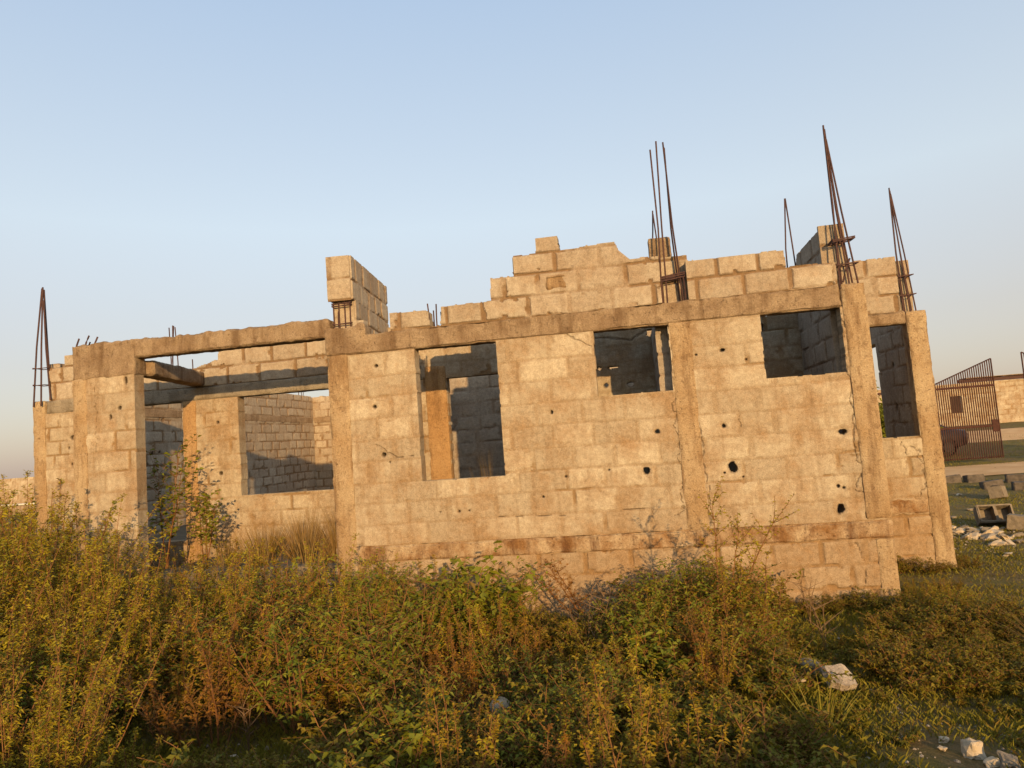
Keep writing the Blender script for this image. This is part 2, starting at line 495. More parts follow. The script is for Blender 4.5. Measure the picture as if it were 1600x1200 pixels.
ground = link('ground', np_mesh('ground', np.stack([GX.ravel(), GY.ravel(), GZ.ravel()], 1), gq, [kg.m], smooth=True))
tag(ground, kind='structure')
# ------------------------------------------------------------------ the unfinished house
house = tag(empty('unfinished_house', (0, 0, 0)), 'roofless unfinished concrete block house with empty window openings and bare rebar', 'house')
XF, YF = (1, 0, 0), (0, 1, 0)
NF = (0, -1, 0)
# foundation courses and plinth
block_wall('foundation_wall', house, M['block'], (-8.24, 0, 0), XF, NF, 8.24, -.25, .655, .011, courses=[-.28, -.04, .19, .42, .66], relief=.015, fill=.45, seed=11, thick=.2, top=[(0, .46), (2.44, .46), (2.46, .66), (8.24, .66)],
           cracks=[([(7.9, .62), (7.93, .3), (7.87, .05)], .010)], label='foundation courses stained by soil below the plinth')
rough_box('footing_column', house, M['render'], -.175, .004, -.024, .2, -.25, .65, seed=4)
rough_box('plinth_beam', house, M['plinth'], -5.79, .004, -.019, .17, .648, .832, step=.022, amp=.012, rag=.02, seed=3, round_=.010, label='rust brown plinth band along the base')
# main facade
fw_holes = [(-2.32, 1.46, .040, .05), (-1.45, 1.43, .047, .065), (-.46, .95, .040, .055), (-.36, 1.71, .05, .035), (-1.5, 1.86, .022, .024), (-2.17, 1.85, .026, .026),
            (-1.44, 2.64, .028, .02), (-5.17, 1.82, .03, .03), (-5.2, 2.82, .022, .018), (-5.24, 2.36, .022, .022), (-.46, 1.18, .013, .018), (-.41, 1.16, .014, .014),
            (-3.26, 2.14, .014, .02), (-3.16, 1.45, .016, .014), (-4.35, 1.15, .016, .016)]
fx = -5.54
_r = random.Random(4)
extra_holes = [(_r.uniform(.1, 5.2), _r.uniform(.95, 2.9), q_, q_*.9) for q_ in (.010, .012, .009, .011, .010, .013, .009, .012, .010, .011, .012, .010)]
block_wall('front_wall', house, M['block'], (fx, 0, 0), XF, NF, 5.54, .83, 2.972, .008,
           openings=[(-4.74-fx, -3.81-fx, 1.5, 3.1), (-2.75-fx, -1.965-fx, 2.27, 3.1), (-1.035-fx, -.255-fx, 2.305, 3.1)],
           courses=[.83, 1.06, 1.30, 1.52, 1.76, 2.0, 2.24, 2.48, 2.71, 2.975], relief=.010, fill=.86, seed=2, thick=.15,
           holes=[(a-fx, b, c*.9, d*.9) for a, b, c, d in fw_holes]+extra_holes,
           cracks=[([(-.255-fx, 2.9), (-.25-fx, 2.44), (-.245-fx, 1.93), (-.24-fx, 1.54), (-.215-fx, 1.33), (-.31-fx, 1.14), (-.18-fx, 1.08), (-.205-fx, .86)], .013),
                   ([(-1.95-fx, 2.97), (-1.965-fx, 2.0), (-1.97-fx, 1.02), (-2.06-fx, .98)], .010), ([(-1.72-fx, 1.91), (-1.73-fx, 1.26), (-1.71-fx, .86)], .010),
                   ([(-3.03-fx, 2.97), (-2.76-fx, 2.81)], .009), ([(-2.6-fx, 1.07), (-2.2-fx, 1.075)], .006), ([(-3.9-fx, 1.07), (-3.2-fx, 1.045)], .005),
                   ([(-5.3-fx, 2.0), (-5.0-fx, 1.78), (-4.8-fx, 1.79)], .005), ([(-1.33-fx, 2.0), (-1.32-fx, 1.83)], .006)],
           label='sunlit front wall with three window openings')
rough_box('column', house, M['render'], -1.965, -1.73, -.022, .17, .835, 2.985, seed=8, amp=.010)
rough_box('column', house, M['render'], -.235, .003, -.026, .2, .835, 3.2, seed=9, amp=.010, label='cracked corner column at the right end of the front wall')
rough_box('column', house, M['render'], -5.775, -5.525, -.030, .22, .4, 2.99, seed=10, amp=.010, label='stout porch pillar between opening and first window')
rough_box('lintel_beam', house, M['beam'], -5.785, -5.30, -.036, .22, 2.975, 3.30, step=.022, amp=.014, rag=.06, seed=13, label='cast knot of beam over the porch pillar')
rough_box('lintel_beam', house, M['beam'], -5.53, -.24, -.018, .168, 2.968, 3.2, step=.022, amp=.012, rag=.035, seed=12, round_=.010, label='lintel beam over the three front windows')
# parapet above the beam, stepped and broken
px0 = -5.0
block_wall('parapet_wall', house, M['block_raw'], (px0, .0, 0), XF, NF, 3.0, 3.19, 4.08, .010, courses=[3.19, 3.425, 3.665, 3.885, 4.3], relief=.017, fill=.16, seed=23, thick=.15, ragged=.018,
           top=[(0, 3.40), (.44, 3.385), (.46, 3.2), (.59, 3.2), (.60, 3.41), (1.16, 3.425), (1.18, 3.665), (1.43, 3.672), (1.45, 3.885), (1.70, 3.885), (1.715, 4.05), (1.955, 4.045), (1.965, 3.885), (2.45, 3.905), (2.55, 3.92), (2.60, 3.80), (2.70, 3.71), (3.0, 3.70)],
           off0=.12, label='broken stepped parapet courses above the lintel beam')
block_wall('parapet_wall', house, M['block_raw'], (-1.725, .0, 0), XF, NF, 1.475, 3.19, 3.66, .010, courses=[3.19, 3.425, 3.7], relief=.017, fill=.16, seed=27, thick=.15, ragged=.012,
           top=[(0, 3.615), (.98, 3.615), (.995, 3.44), (1.475, 3.43)], off0=.1)
rough_box('mortar_patch', house, M['render'], -3.22, -2.98, -.022, .0, 3.46, 3.63, step=.02, amp=.012, seed=77, round_=.02)
rough_box('loose_block', house, M['beam'], -2.08, -1.84, .22, .42, 3.70, 3.97, seed=31, amp=.01, label='reddish block standing behind the tall bars')
block_wall('parapet_wall', house, M['block_raw'], (-2.05, .17, 0), XF, NF, .36, 3.19, 3.72, .014, relief=.015, fill=.2, seed=29, thick=.14, courses=[3.19, 3.43, 3.68, 3.9])
# stub wall above the porch pillar, standing a little askew
stubs = []
stubs.append(block_wall('stub_wall', house, M['block_raw'], (-5.452, .03, 0), YF, (1, 0, 0), 1.69, 3.62, 4.13, .011, courses=[3.62, 3.865, 4.2], L=.34, relief=.014, fill=.2, seed=33, thick=.125, ragged=.02, label='tall stub of wall standing over the porch pillar'))
stubs.append(block_wall('stub_wall', house, M['block_raw'], (-5.72, 1.72, 0), (0, -1, 0), (-1, 0, 0), 1.69, 3.62, 4.12, .02, courses=[3.62, 3.865, 4.2], L=.34, relief=.012, fill=.2, seed=34, thick=.13))
stubs.append(block_wall('stub_wall', house, M['block_raw'], (-5.728, .018, 0), XF, NF, .27, 3.61, 4.128, .009, courses=[3.61, 3.865, 4.2], L=.9, off0=-.3, relief=.012, fill=.1, seed=35, thick=.02, ragged=.012))
stubs.append(block_wall('stub_wall', house, M['block_raw'], (-5.45, .12, 0), YF, (1, 0, 0), 1.60, 3.19, 3.622, .011, courses=[3.19, 3.4, 3.63], L=.4, relief=.014, fill=.25, seed=36, thick=.24))
stubs.append(block_wall('stub_wall', house, M['block_raw'], (-5.69, .115, 0), XF, NF, .235, 3.3, 3.62, .01, courses=[3.2, 3.63], L=.9, off0=-.3, relief=.012, fill=.2, seed=37, thick=.02))
block_wall('stub_wall', house, M['block_raw'], (-5.45, .02, 0), XF, NF, .13, 3.19, 3.36, .01, courses=[3.1, 3.5], L=.9, relief=.012, fill=.2, seed=38, thick=.12)
for o in stubs: o.matrix_basis = Matrix.Translation((-5.45, .02, 0)) @ Matrix.Rotation(R(6.0), 4, 'Z') @ Matrix.Translation((5.45, -.02, 0))
# porch: pier, beams, floor
block_wall('porch_pier', house, M['block'], (-9.05, 0, 0), XF, NF, .82, -.25, 3.01, .011, courses=[-.28, -.04, .2, .44, .66, .9, 1.14, 1.38, 1.61, 1.85, 2.09, 2.33, 2.56, 2.79, 3.02], relief=.013, fill=.55, seed=41, thick=.16,
           holes=[(.61, 2.61, .028, .028), (.48, 2.51, .018, .035), (.70, 2.93, .02, .05)], cracks=[([(.28, 2.95), (.3, 2.5), (.27, 2.1)], .006)], label='block pier carrying the left end of the porch beam')
rough_box('column', house, M['render'], -9.07, -8.87, -.024, .18, .2, 3.0, seed=43, amp=.012)
rough_box('porch_beam', house, M['beam'], -8.24, -5.74, .0, .2, 3.2, 3.42, step=.024, amp=.011, rag=.035, seed=45, label='slender beam spanning the porch opening')
rough_box('porch_beam', house, M['beam'], -9.065, -8.22, -.02, .2, 2.985, 3.42, step=.024, amp=.012, rag=.05, seed=46, label='cast block on top of the pier')
rough_box('porch_beam', house, M['beam'], -8.345, -8.125, .2, 1.78, 2.99, 3.19, step=.03, amp=.007, rag=.02, seed=47, label='beam running back from the pier across the porch').matrix_basis = Matrix.Translation((-8.2, .2, 0)) @ Matrix.Rotation(R(10), 4, 'Z') @ Matrix.Translation((8.2, -.2, 0))
rough_box('porch_beam', house, M['beam'], -5.72, -5.455, .19, 1.78, 2.99, 3.195, step=.03, amp=.007, rag=.02, seed=61, label='beam under the tall stub running back to the porch wall').matrix_basis = Matrix.Translation((-5.45, .19, 0)) @ Matrix.Rotation(R(5.5), 4, 'Z') @ Matrix.Translation((5.45, -.19, 0))
rough_box('floor_slab', house, M['slab'], -8.2, -5.5, .17, 1.64, .0, .62, step=.08, amp=.03, seed=48)
rough_box('floor_slab', house, M['slab'], -4.98, -.06, .16, 1.64, .3, .80, step=.12, amp=.03, seed=49)
rough_box('floor_slab', house, M['slab'], -10.9, -.3, 1.84, 10.3, .3, .80, step=.2, amp=.03, seed=50)
# porch back wall with door and window, and the left wing
bx = -11.15; BY = 1.66
block_wall('back_wall', house, M['block'], (bx, BY, 0), XF, NF, 5.95, -.25, 2.79, .011,
           openings=[(-9.9-bx, -8.745-bx, .82, 3.2), (-7.88-bx, -6.2-bx, 1.40, 3.2)], courses=[-.25+.2025*i for i in range(16)], L=.42, relief=.012, fill=.6, seed=51, thick=.16,
           holes=[(-8.21-bx, 2.45, .024, .024), (-8.19-bx, 1.73, .028, .028), (-10.55-bx, 2.41, .034, .034), (-10.61-bx, 2.26, .016, .024), (-10.57-bx, 2.02, .016, .024), (-9.98-bx, 2.3, .02, .02)],
           cracks=[([(-8.53-bx, 2.06), (-8.53-bx, 1.85), (-8.26-bx, 1.84)], .007)], label='porch back wall with a doorway and a wide window opening')
rough_box('column', house, M['render_orange'], -8.748, -8.53, BY-.03, BY+.15, .5, 2.79, seed=52, amp=.008, label='ochre rendered door post in the porch')
rough_box('column', house, M['render'], -11.2, -10.98, BY-.03, BY+.18, -.25, 2.99, seed=53, amp=.009)
rough_box('lintel_beam', house, M['beam_grey'], -10.98, -5.15, BY-.022, BY+.165, 2.785, 2.985, step=.03, amp=.009, rag=.02, seed=54, label='grey lintel beam over the porch door and window')
block_wall('parapet_wall', house, M['block_raw'], (-10.3, BY, 0), XF, NF, 5.1, 2.98, 3.56, .011, courses=[2.98, 3.25, 3.545, 3.9], L=.5, relief=.016, fill=.18, seed=55, thick=.15,
           top=[(0, 3.05), (.3, 3.2), (1.55, 3.235), (1.75, 3.255), (2.14, 3.34), (2.17, 3.53), (5.1, 3.55)], off0=.2)
block_wall('parapet_wall', house, M['block_raw'], (-10.91, BY, 0), XF, NF, .85, 2.98, 3.70, .011, courses=[2.98, 3.235, 3.47, 3.75], L=.42, relief=.015, fill=.18, seed=56, thick=.15,
           top=[(0, 3.47), (.26, 3.475), (.27, 3.63), (.5, 3.635), (.51, 3.25), (.85, 3.1)], off0=.1)
# left outer wall and rear wall of the big room
block_wall('side_wall', house, M['block_raw'], (-10.9, BY+.16, 0), YF, (1, 0, 0), 8.6, .5, 3.56, .022, courses=[.5+.204*i for i in range(17)], L=.42, relief=.016, fill=.3, seed=57, thick=.18, top=[(0, 3.55), (5.5, 3.55), (8.6, 3.50)],
           holes=[(2.05, 2.15, .03, .03), (2.25, 2.16, .03, .03), (1.9, 1.95, .025, .025)])
block_wall('rear_wall', house, M['block_raw'], (-10.9, 10.4, 0), XF, NF, 6.6, .5, 3.56, .022, courses=[.5+.204*i for i in range(17)], L=.42, relief=.016, fill=.3, seed=58, thick=.18,
           holes=[(.9, 2.35, .07, .05), (1.5, 2.22, .06, .055), (1.85, 2.33, .08, .055), (.55, 2.3, .05, .04)], top=[(0, 3.50), (3, 3.52), (6.6, 3.52)])
rough_box('ring_beam', house, M['beam'], -10.86, -4.6, 10.35, 10.5, 2.79, 2.95, step=.1, amp=.01, seed=59)
rough_box('ring_beam', house, M['beam'], -11.05, -10.865, BY+.2, 10.32, 2.79, 2.95, step=.1, amp=.01, seed=60)
# rooms behind the front windows
ix = -5.24
block_wall('inner_wall', house, M['block'], (ix, BY, 0), XF, NF, 5.1, .6, 3.22, .014, courses=[.6+.2025*i for i in range(11)]+[2.79, 3.0, 3.3], L=.42, relief=.012, fill=.5, seed=62, thick=.15,
           openings=[(-4.84-ix, -3.95-ix, .5, 2.79), (-2.15-ix, -2.09-ix, 3.09, 3.18), (-.77-ix, -.71-ix, 3.01, 3.11)],
           holes=[(-5.1-ix, 2.40, .02, .028), (-2.72-ix, 2.5, .035, .03), (-2.62-ix, 2.72, .075, .016), (-2.42-ix, 2.49, .05, .03), (-2.8-ix, 2.72, .025, .025), (-2.45-ix, 2.33, .03, .04), (-.85-ix, 2.4, .024, .024)],
           cracks=[([(-2.86-ix, 3.13), (-2.6-ix, 3.11), (-2.35-ix, 3.05), (-2.14-ix, 3.16)], .028), ([(-1.05-ix, 3.0), (-.8-ix, 3.02), (-.7-ix, 3.09)], .028)], top=[(0, 3.20), (5.1, 3.21)], ragged=.03,
           label='inner wall seen through the front windows')
rough_box('inner_column', house, M['render_orange'], -5.13, -4.835, BY-.032, BY+.13, .8, 2.96, seed=63, amp=.009, label='ochre rendered post seen through the first front window')
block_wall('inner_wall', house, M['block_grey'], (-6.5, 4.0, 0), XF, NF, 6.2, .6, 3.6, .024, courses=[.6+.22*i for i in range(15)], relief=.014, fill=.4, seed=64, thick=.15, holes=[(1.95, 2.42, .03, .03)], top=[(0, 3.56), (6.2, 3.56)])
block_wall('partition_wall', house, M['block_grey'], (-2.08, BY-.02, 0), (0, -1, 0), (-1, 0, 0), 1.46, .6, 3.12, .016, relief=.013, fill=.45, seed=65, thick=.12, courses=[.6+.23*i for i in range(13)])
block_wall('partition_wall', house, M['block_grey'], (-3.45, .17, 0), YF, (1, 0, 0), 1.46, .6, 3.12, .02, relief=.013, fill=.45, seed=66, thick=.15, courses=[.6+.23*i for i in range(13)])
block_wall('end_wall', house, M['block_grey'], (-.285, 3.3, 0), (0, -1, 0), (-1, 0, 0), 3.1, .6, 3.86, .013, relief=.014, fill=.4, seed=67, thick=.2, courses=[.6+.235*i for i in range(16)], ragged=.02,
           holes=[(2.3, 2.42, .018, .03)], top=[(0, 3.2), (.9, 3.22), (1.2, 3.42), (1.45, 3.45), (1.6, 3.66), (1.8, 3.70), (1.93, 3.86), (3.1, 3.865)], label='shaded end wall rising behind the corner column')
block_wall('end_wall', house, M['block_raw'], (-.335, .17, 0), XF, NF, .25, 3.19, 3.865, .010, courses=[3.19, 3.42, 3.64, 3.95], L=.9, off0=-.3, relief=.014, fill=.1, seed=68, thick=.03, ragged=.012)
# set-back bay on the right
block_wall('bay_wall', house, M['block'], (-.06, 1.75, 0), XF, NF, 1.06, -.3, 2.955, .010, openings=[(.16, 1.03, 1.575, 3.1)], courses=[-.3+.2325*i for i in range(15)], relief=.013, fill=.5, seed=71, thick=.15,
           cracks=[([(.91, 1.46), (1.0, 1.38), (1.03, 1.04), (.92, .86)], .012), ([(.8, 1.52), (.86, 1.36)], .01)], label='front wall of the set-back right bay with its tall window')
rough_box('column', house, M['render'], .965, 1.2, 1.722, 1.92, -.3, 3.1, seed=72, amp=.012, label='end column of the set-back right bay')
rough_box('plinth_beam', house, M['plinth'], -.02, .97, 1.727, 1.78, .66, .835, step=.02, amp=.014, rag=.03, seed=73)
rough_box('lintel_beam', house, M['beam'], -.04, .97, 1.728, 1.90, 2.95, 3.1, step=.022, amp=.010, rag=.02, seed=74)
block_wall('parapet_wall', house, M['block_raw'], (.0, 1.75, 0), XF, NF, .925, 3.1, 3.80, .010, courses=[3.1, 3.33, 3.56, 3.9], relief=.017, fill=.18, seed=75, thick=.15, top=[(0, 3.77), (.925, 3.79)], off0=.05)
block_wall('parapet_wall', house, M['block_raw'], (.935, 1.90, 0), XF, NF, .19, 3.1, 3.76, .012, courses=[3.1, 3.33, 3.56, 3.9], L=.9, off0=-.3, relief=.015, fill=.18, seed=76, thick=.15)
block_wall('bay_wall', house, M['block_grey'], (1.0, 5.2, 0), (0, -1, 0), (-1, 0, 0), 3.28, .3, 3.1, .016, openings=[(1.0, 2.19, 1.2, 2.86)], relief=.013, fill=.5, seed=78, thick=.16, holes=[(2.75, 2.5, .03, .04), (2.7, 1.95, .03, .06)], courses=[.3+.24*i for i in range(13)])
rough_box('floor_slab', house, M['slab'], .0, .98, 1.92, 5.2, .0, .78, step=.12, amp=.03, seed=79)

# starter bars and stirrups
def group_bars(L_, r=.0085, bend=.02):
    for a, b in L_: bar(house, a, b, r, bend)
group_bars([((-11.150, 1.608, 2.908), (-11.066, 1.710, 4.710)), ((-11.006, 1.591, 2.908), (-11.053, 1.710, 4.727)), ((-11.006, 1.786, 2.908), (-11.049, 1.727, 4.693)), ((-10.861, 1.608, 2.993), (-11.040, 1.710, 4.523))], .012)
stirrup(house, -11.13, -10.9, 1.58, 1.78, 3.47); stirrup(house, -11.13, -10.94, 1.58, 1.78, 3.22)
group_bars([((-9.07, .05, 3.36), (-9.04, .08, 3.52)), ((-8.95, .06, 3.38), (-8.90, .08, 3.545)), ((-8.84, .06, 3.38), (-8.79, .09, 3.52)), ((-8.97, .14, 3.38), (-8.955, .16, 3.48))], .010, .005)
group_bars([((-8.983, 1.744, 2.908), (-8.983, 1.744, 3.902)), ((-8.941, 1.727, 2.908), (-8.924, 1.744, 3.928)), ((-8.855, 1.761, 2.908), (-8.898, 1.761, 3.902)), ((-8.626, 1.727, 3.163), (-8.626, 1.744, 3.401)), ((-8.907, 1.710, 2.908), (-8.907, 1.744, 3.920))], .008)
group_bars([((-5.685, .04, 3.26), (-5.685, .04, 3.63)), ((-5.615, .035, 3.26), (-5.62, .04, 3.60)), ((-5.55, .04, 3.26), (-5.55, .04, 3.60)), ((-5.495, .06, 3.26), (-5.49, .06, 3.62)), ((-5.64, .07, 3.26), (-5.64, .07, 3.5))], .009, .006)
stirrup(house, -5.70, -5.48, .028, .09, 3.575, .012); stirrup(house, -5.70, -5.46, .028, .09, 3.34, .01)
stirrup(house, -5.70, -5.48, .028, .09, 3.55, .012)
group_bars([((-4.545, .03, 3.1), (-4.565, .03, 3.47)), ((-4.51, .10, 3.1), (-4.52, .1, 3.40)), ((-4.47, .03, 3.1), (-4.465, .03, 3.455)), ((-4.44, .12, 3.1), (-4.44, .12, 3.38))], .009, .014)
group_bars([((-4.963, 1.710, 2.993), (-4.971, 1.710, 3.460)), ((-4.886, 1.676, 2.908), (-4.886, 1.676, 3.435)), ((-4.835, 1.710, 2.993), (-4.826, 1.710, 3.418))], .009)
group_bars([((-2.0, .02, 3.12), (-1.975, .08, 4.90)), ((-1.945, .02, 3.12), (-1.905, .08, 4.985)), ((-1.775, .03, 3.12), (-1.835, .06, 4.955)), ((-1.80, .12, 3.12), (-1.825, .08, 4.9)),
            ((-2.005, .03, 3.15), (-2.005, .03, 3.46)), ((-1.73, .02, 3.15), (-1.725, .02, 3.50)), ((-1.76, .02, 3.15), (-1.76, .02, 3.46)), ((-1.98, .1, 3.15), (-1.98, .1, 3.5))], .009)
for zz in (3.43, 3.455, 3.475): stirrup(house, -2.0, -1.74, .01, .12, zz, .03)
group_bars([((-2.03, .5, 3.9), (-1.985, .55, 4.37)), ((-1.965, .5, 3.9), (-1.985, .55, 4.33))], .008, .005)
group_bars([((-.46, 1.2, 3.3), (-.40, 1.2, 4.52)), ((-.345, 1.2, 3.3), (-.395, 1.2, 4.52))], .0085, .02)
group_bars([((-.23, .0, 3.15), (-.195, .07, 4.90)), ((-.17, .14, 3.15), (-.19, .09, 4.88)), ((-.135, .0, 3.15), (-.185, .08, 4.86)), ((-.05, .0, 3.15), (-.18, .08, 4.75)), ((-.06, .14, 3.15), (-.185, .09, 4.8)),
            ((-.19, .02, 3.22), (-.10, .02, 3.46))], .009, .015)
stirrup(house, -.25, -.04, -.015, .155, 3.655, .02); stirrup(house, -.25, -.035, -.015, .155, 3.395, .01); stirrup(house, -.25, -.04, -.015, .155, 3.64, .02)
group_bars([((.955, 1.75, 3.05), (.985, 1.82, 4.68)), ((1.01, 1.86, 3.05), (.99, 1.83, 4.66)), ((1.03, 1.74, 3.05), (.99, 1.82, 4.64)), ((1.10, 1.75, 3.05), (.995, 1.82, 4.6)), ((1.10, 1.88, 3.05), (.995, 1.83, 4.5))], .0085)
stirrup(house, .94, 1.11, 1.73, 1.89, 3.53, .015); stirrup(house, .93, 1.115, 1.73, 1.89, 3.29, .015)
group_bars([((-11.295, 10.414, 3.418), (-11.287, 10.414, 3.690)), ((-11.218, 10.414, 3.418), (-11.210, 10.414, 3.673)), ((-11.150, 10.414, 3.418), (-11.150, 10.414, 3.656))], .010)
# ------------------------------------------------------------------ plants
class Leaves:
    """collects leaves (folded diamonds) and stems of one plant"""
    def __init__(s, seed):
        s.r = random.Random(seed); s.V = []; s.Q = []; s.C = []; s.sv = []; s.sq = []
    def leaf(s, p, d, L, W, tint, brown=0.0, droop=.3):
        d = d.normalized()
        side = d.cross(Vector((0, 0, 1)))
        if side.length < .05: side = Vector((1, 0, 0))
        side.normalize()
        roll = s.r.uniform(-.9, .9)
        up = side.cross(d).normalized()
        side = (side*math.cos(roll)+up*math.sin(roll)).normalized()
        up = side.cross(d).normalized()
        tip = p + d*L - Vector((0, 0, droop*L))
        mid = p + d*(L*.48) - up*(.12*W)
        a = mid + side*W*.5 + up*.12*W; b = mid - side*W*.5 + up*.12*W
        o = len(s.V)
        s.V += [p, a, tip, b]; s.Q.append((o, o+1, o+2, o+3))
        s.C += [(tint, brown, 0, 1)]*4
    def stem(s, pts, r0, r1):
        v, q = tube_arrays(pts, r0, r1, 4)
        o = len(s.sv); s.sv += v; s.sq += [tuple(i+o for i in f) for f in q]
    def path(s, p, d, L, n, wob, grav):
        pts = [p.copy()]; d = d.normalized()
        for i in range(n):
            d = (d + Vector((s.r.uniform(-1, 1), s.r.uniform(-1, 1), s.r.uniform(-.6, .6)))*wob + Vector((0, 0, -grav))).normalized()
            p = p + d*(L/n); pts.append(p.copy())
        return pts, d
    def build(s, name, leafmat, stemmat=None):
        root = empty(name)
        if s.sv: link('stems', np_mesh('stems', np.array([tuple(v) for v in s.sv]), np.array(s.sq), [stemmat or M['stem']]), root)
        link('foliage', np_mesh('foliage', np.array([tuple(v) for v in s.V]), np.array(s.Q), [leafmat], np.array(s.C)), root)
        return root

def feathery_weed(seed, H, stems, leafmat, brown=.08, name='tall_weed', spread=.35, ll=.030, dens=1.0, lean=0.0):
    """plumes: upright stems closely lined with short ascending sprigs of small leaflets; bare reddish stems low down"""
    g = Leaves(seed); r = g.r
    for k in range(stems):
        a = r.uniform(0, 6.283); q = r.random()**.7
        b = Vector((math.cos(a)*q*.18, math.sin(a)*q*.18, 0))
        h = H*(r.uniform(.45, 1.0) if k else 1.0)
        pts, d = g.path(b, Vector((math.cos(a)*q*spread+lean*r.uniform(.3, 1.2), math.sin(a)*q*spread, 1)), h, 9, .08, .012)
        g.stem(pts, .0055, .0015)
        tint0 = r.random(); bz0 = r.random() < brown
        for i in range(2, 10):
            f = i/9
            for j in range(int((5.0 if f > .28 else 2.0)*dens + r.random())):
                an = r.uniform(0, 6.283)
                pp = pts[i-1].lerp(pts[i], r.random())
                L = r.uniform(.05, .15)*(1.2-f*.8)*H**.3
                dd = Vector((math.cos(an), math.sin(an), r.uniform(.8, 2.4)))
                sp, _ = g.path(pp, dd, L, 3, .14, .07)
                g.stem([sp[0], sp[-1]], .0016, .0008)
                nl = max(4, int(L/.012))
                for m_ in range(nl):
                    t = (m_+.6)/nl*3; i0 = min(2, int(t)); c = sp[i0].lerp(sp[i0+1], t-i0)
                    sa = an + (1 if m_ % 2 else -1)*r.uniform(.5, 1.5)
                    g.leaf(c, Vector((math.cos(sa), math.sin(sa), r.uniform(-.3, 1.0))), ll*r.uniform(.7, 1.3), ll*r.uniform(.36, .55), min(1, max(0, tint0*.6+.4*r.random()+r.uniform(-.2, .2))), (1 if bz0 else .35 if r.random() < brown*1.5*(1-f) else 0)*r.random(), r.uniform(0, .5))
        for m_ in range(8):
            an = r.uniform(0, 6.283)
            g.leaf(pts[-1]-Vector((0, 0, r.uniform(0, .07))), Vector((math.cos(an), math.sin(an), r.uniform(.5, 2))), ll*.9, ll*.4, r.random(), 0, .1)
    return g.build(name, leafmat)

def bushy_weed(seed, H, leafmat, brown=.1, name='bushy_weed', ll=.045, n=10, wide=.55, fill=1.0):
    """branching rounded weed: stems fork, leaves crowd the outer twigs, uneven outline"""
    g = Leaves(seed); r = g.r
    for k in range(n):
        a = r.uniform(0, 6.283); q = r.random()**.5
        pts, d = g.path(Vector((math.cos(a)*.05, math.sin(a)*.05, 0)), Vector((math.cos(a)*q*wide*1.5, math.sin(a)*q*wide*1.5, 1)), H*r.uniform(.6, 1.0), 6, .14, .02)
        g.stem(pts, .006, .0018)
        for i in range(2, 7):
            for j in range(int(2.6*fill + r.random())):
                an = r.uniform(0, 6.283)
                sp, _ = g.path(pts[i-1].lerp(pts[i], r.random()), Vector((math.cos(an), math.sin(an), r.uniform(.2, 1.2))), H*r.uniform(.14, .34), 3, .18, .05)
                g.stem([sp[0], sp[1], sp[-1]], .0022, .0010)
                tint = r.random(); bz = 1 if r.random() < brown else 0
                nl = int(r.uniform(7, 13))
                for m_ in range(nl):
                    t = (m_+r.random())/nl*3; i0 = min(2, int(t)); c = sp[i0].lerp(sp[i0+1], t-i0)
                    sa = r.uniform(0, 6.283)
                    g.leaf(c, Vector((math.cos(sa), math.sin(sa), r.uniform(-.5, .8))), ll*r.uniform(.6, 1.25), ll*r.uniform(.38, .6), min(1, max(0, tint+r.uniform(-.3, .3))), bz*r.random(), r.uniform(0, .6))
    return g.build(name, leafmat)

def blade_tuft(seed, H, n, mat, name, w=.007, spread=.5, brown=.2):
    g = Leaves(seed); r = g.r
    for k in range(n):
        a = r.uniform(0, 6.283); q = r.random()
        p = Vector((math.cos(a)*q*.12, math.sin(a)*q*.12, 0)); h = H*r.uniform(.5, 1.0)
        d = Vector((math.cos(a)*spread*q, math.sin(a)*spread*q, 1))
        pts, _ = g.path(p, d, h, 4, .06, .05+.10*q)
        an = r.uniform(0, 3.14); sd_ = Vector((math.cos(an), math.sin(an), 0))
        t = r.random(); bz = r.random() if r.random() < brown else 0
        for i in range(4):
            w0 = w*(1-i/4); w1 = w*(1-(i+1)/4)
            o = len(g.V)
            g.V += [pts[i]-sd_*w0, pts[i]+sd_*w0, pts[i+1]+sd_*w1, pts[i+1]-sd_*w1]
            g.Q.append((o, o+1, o+2, o+3)); g.C += [(t, bz, 0, 1)]*4
    root = empty(name)
    link('blades', np_mesh('blades', np.array([tuple(v) for v in g.V]), np.array(g.Q), [mat], np.array(g.C)), root)
    return root

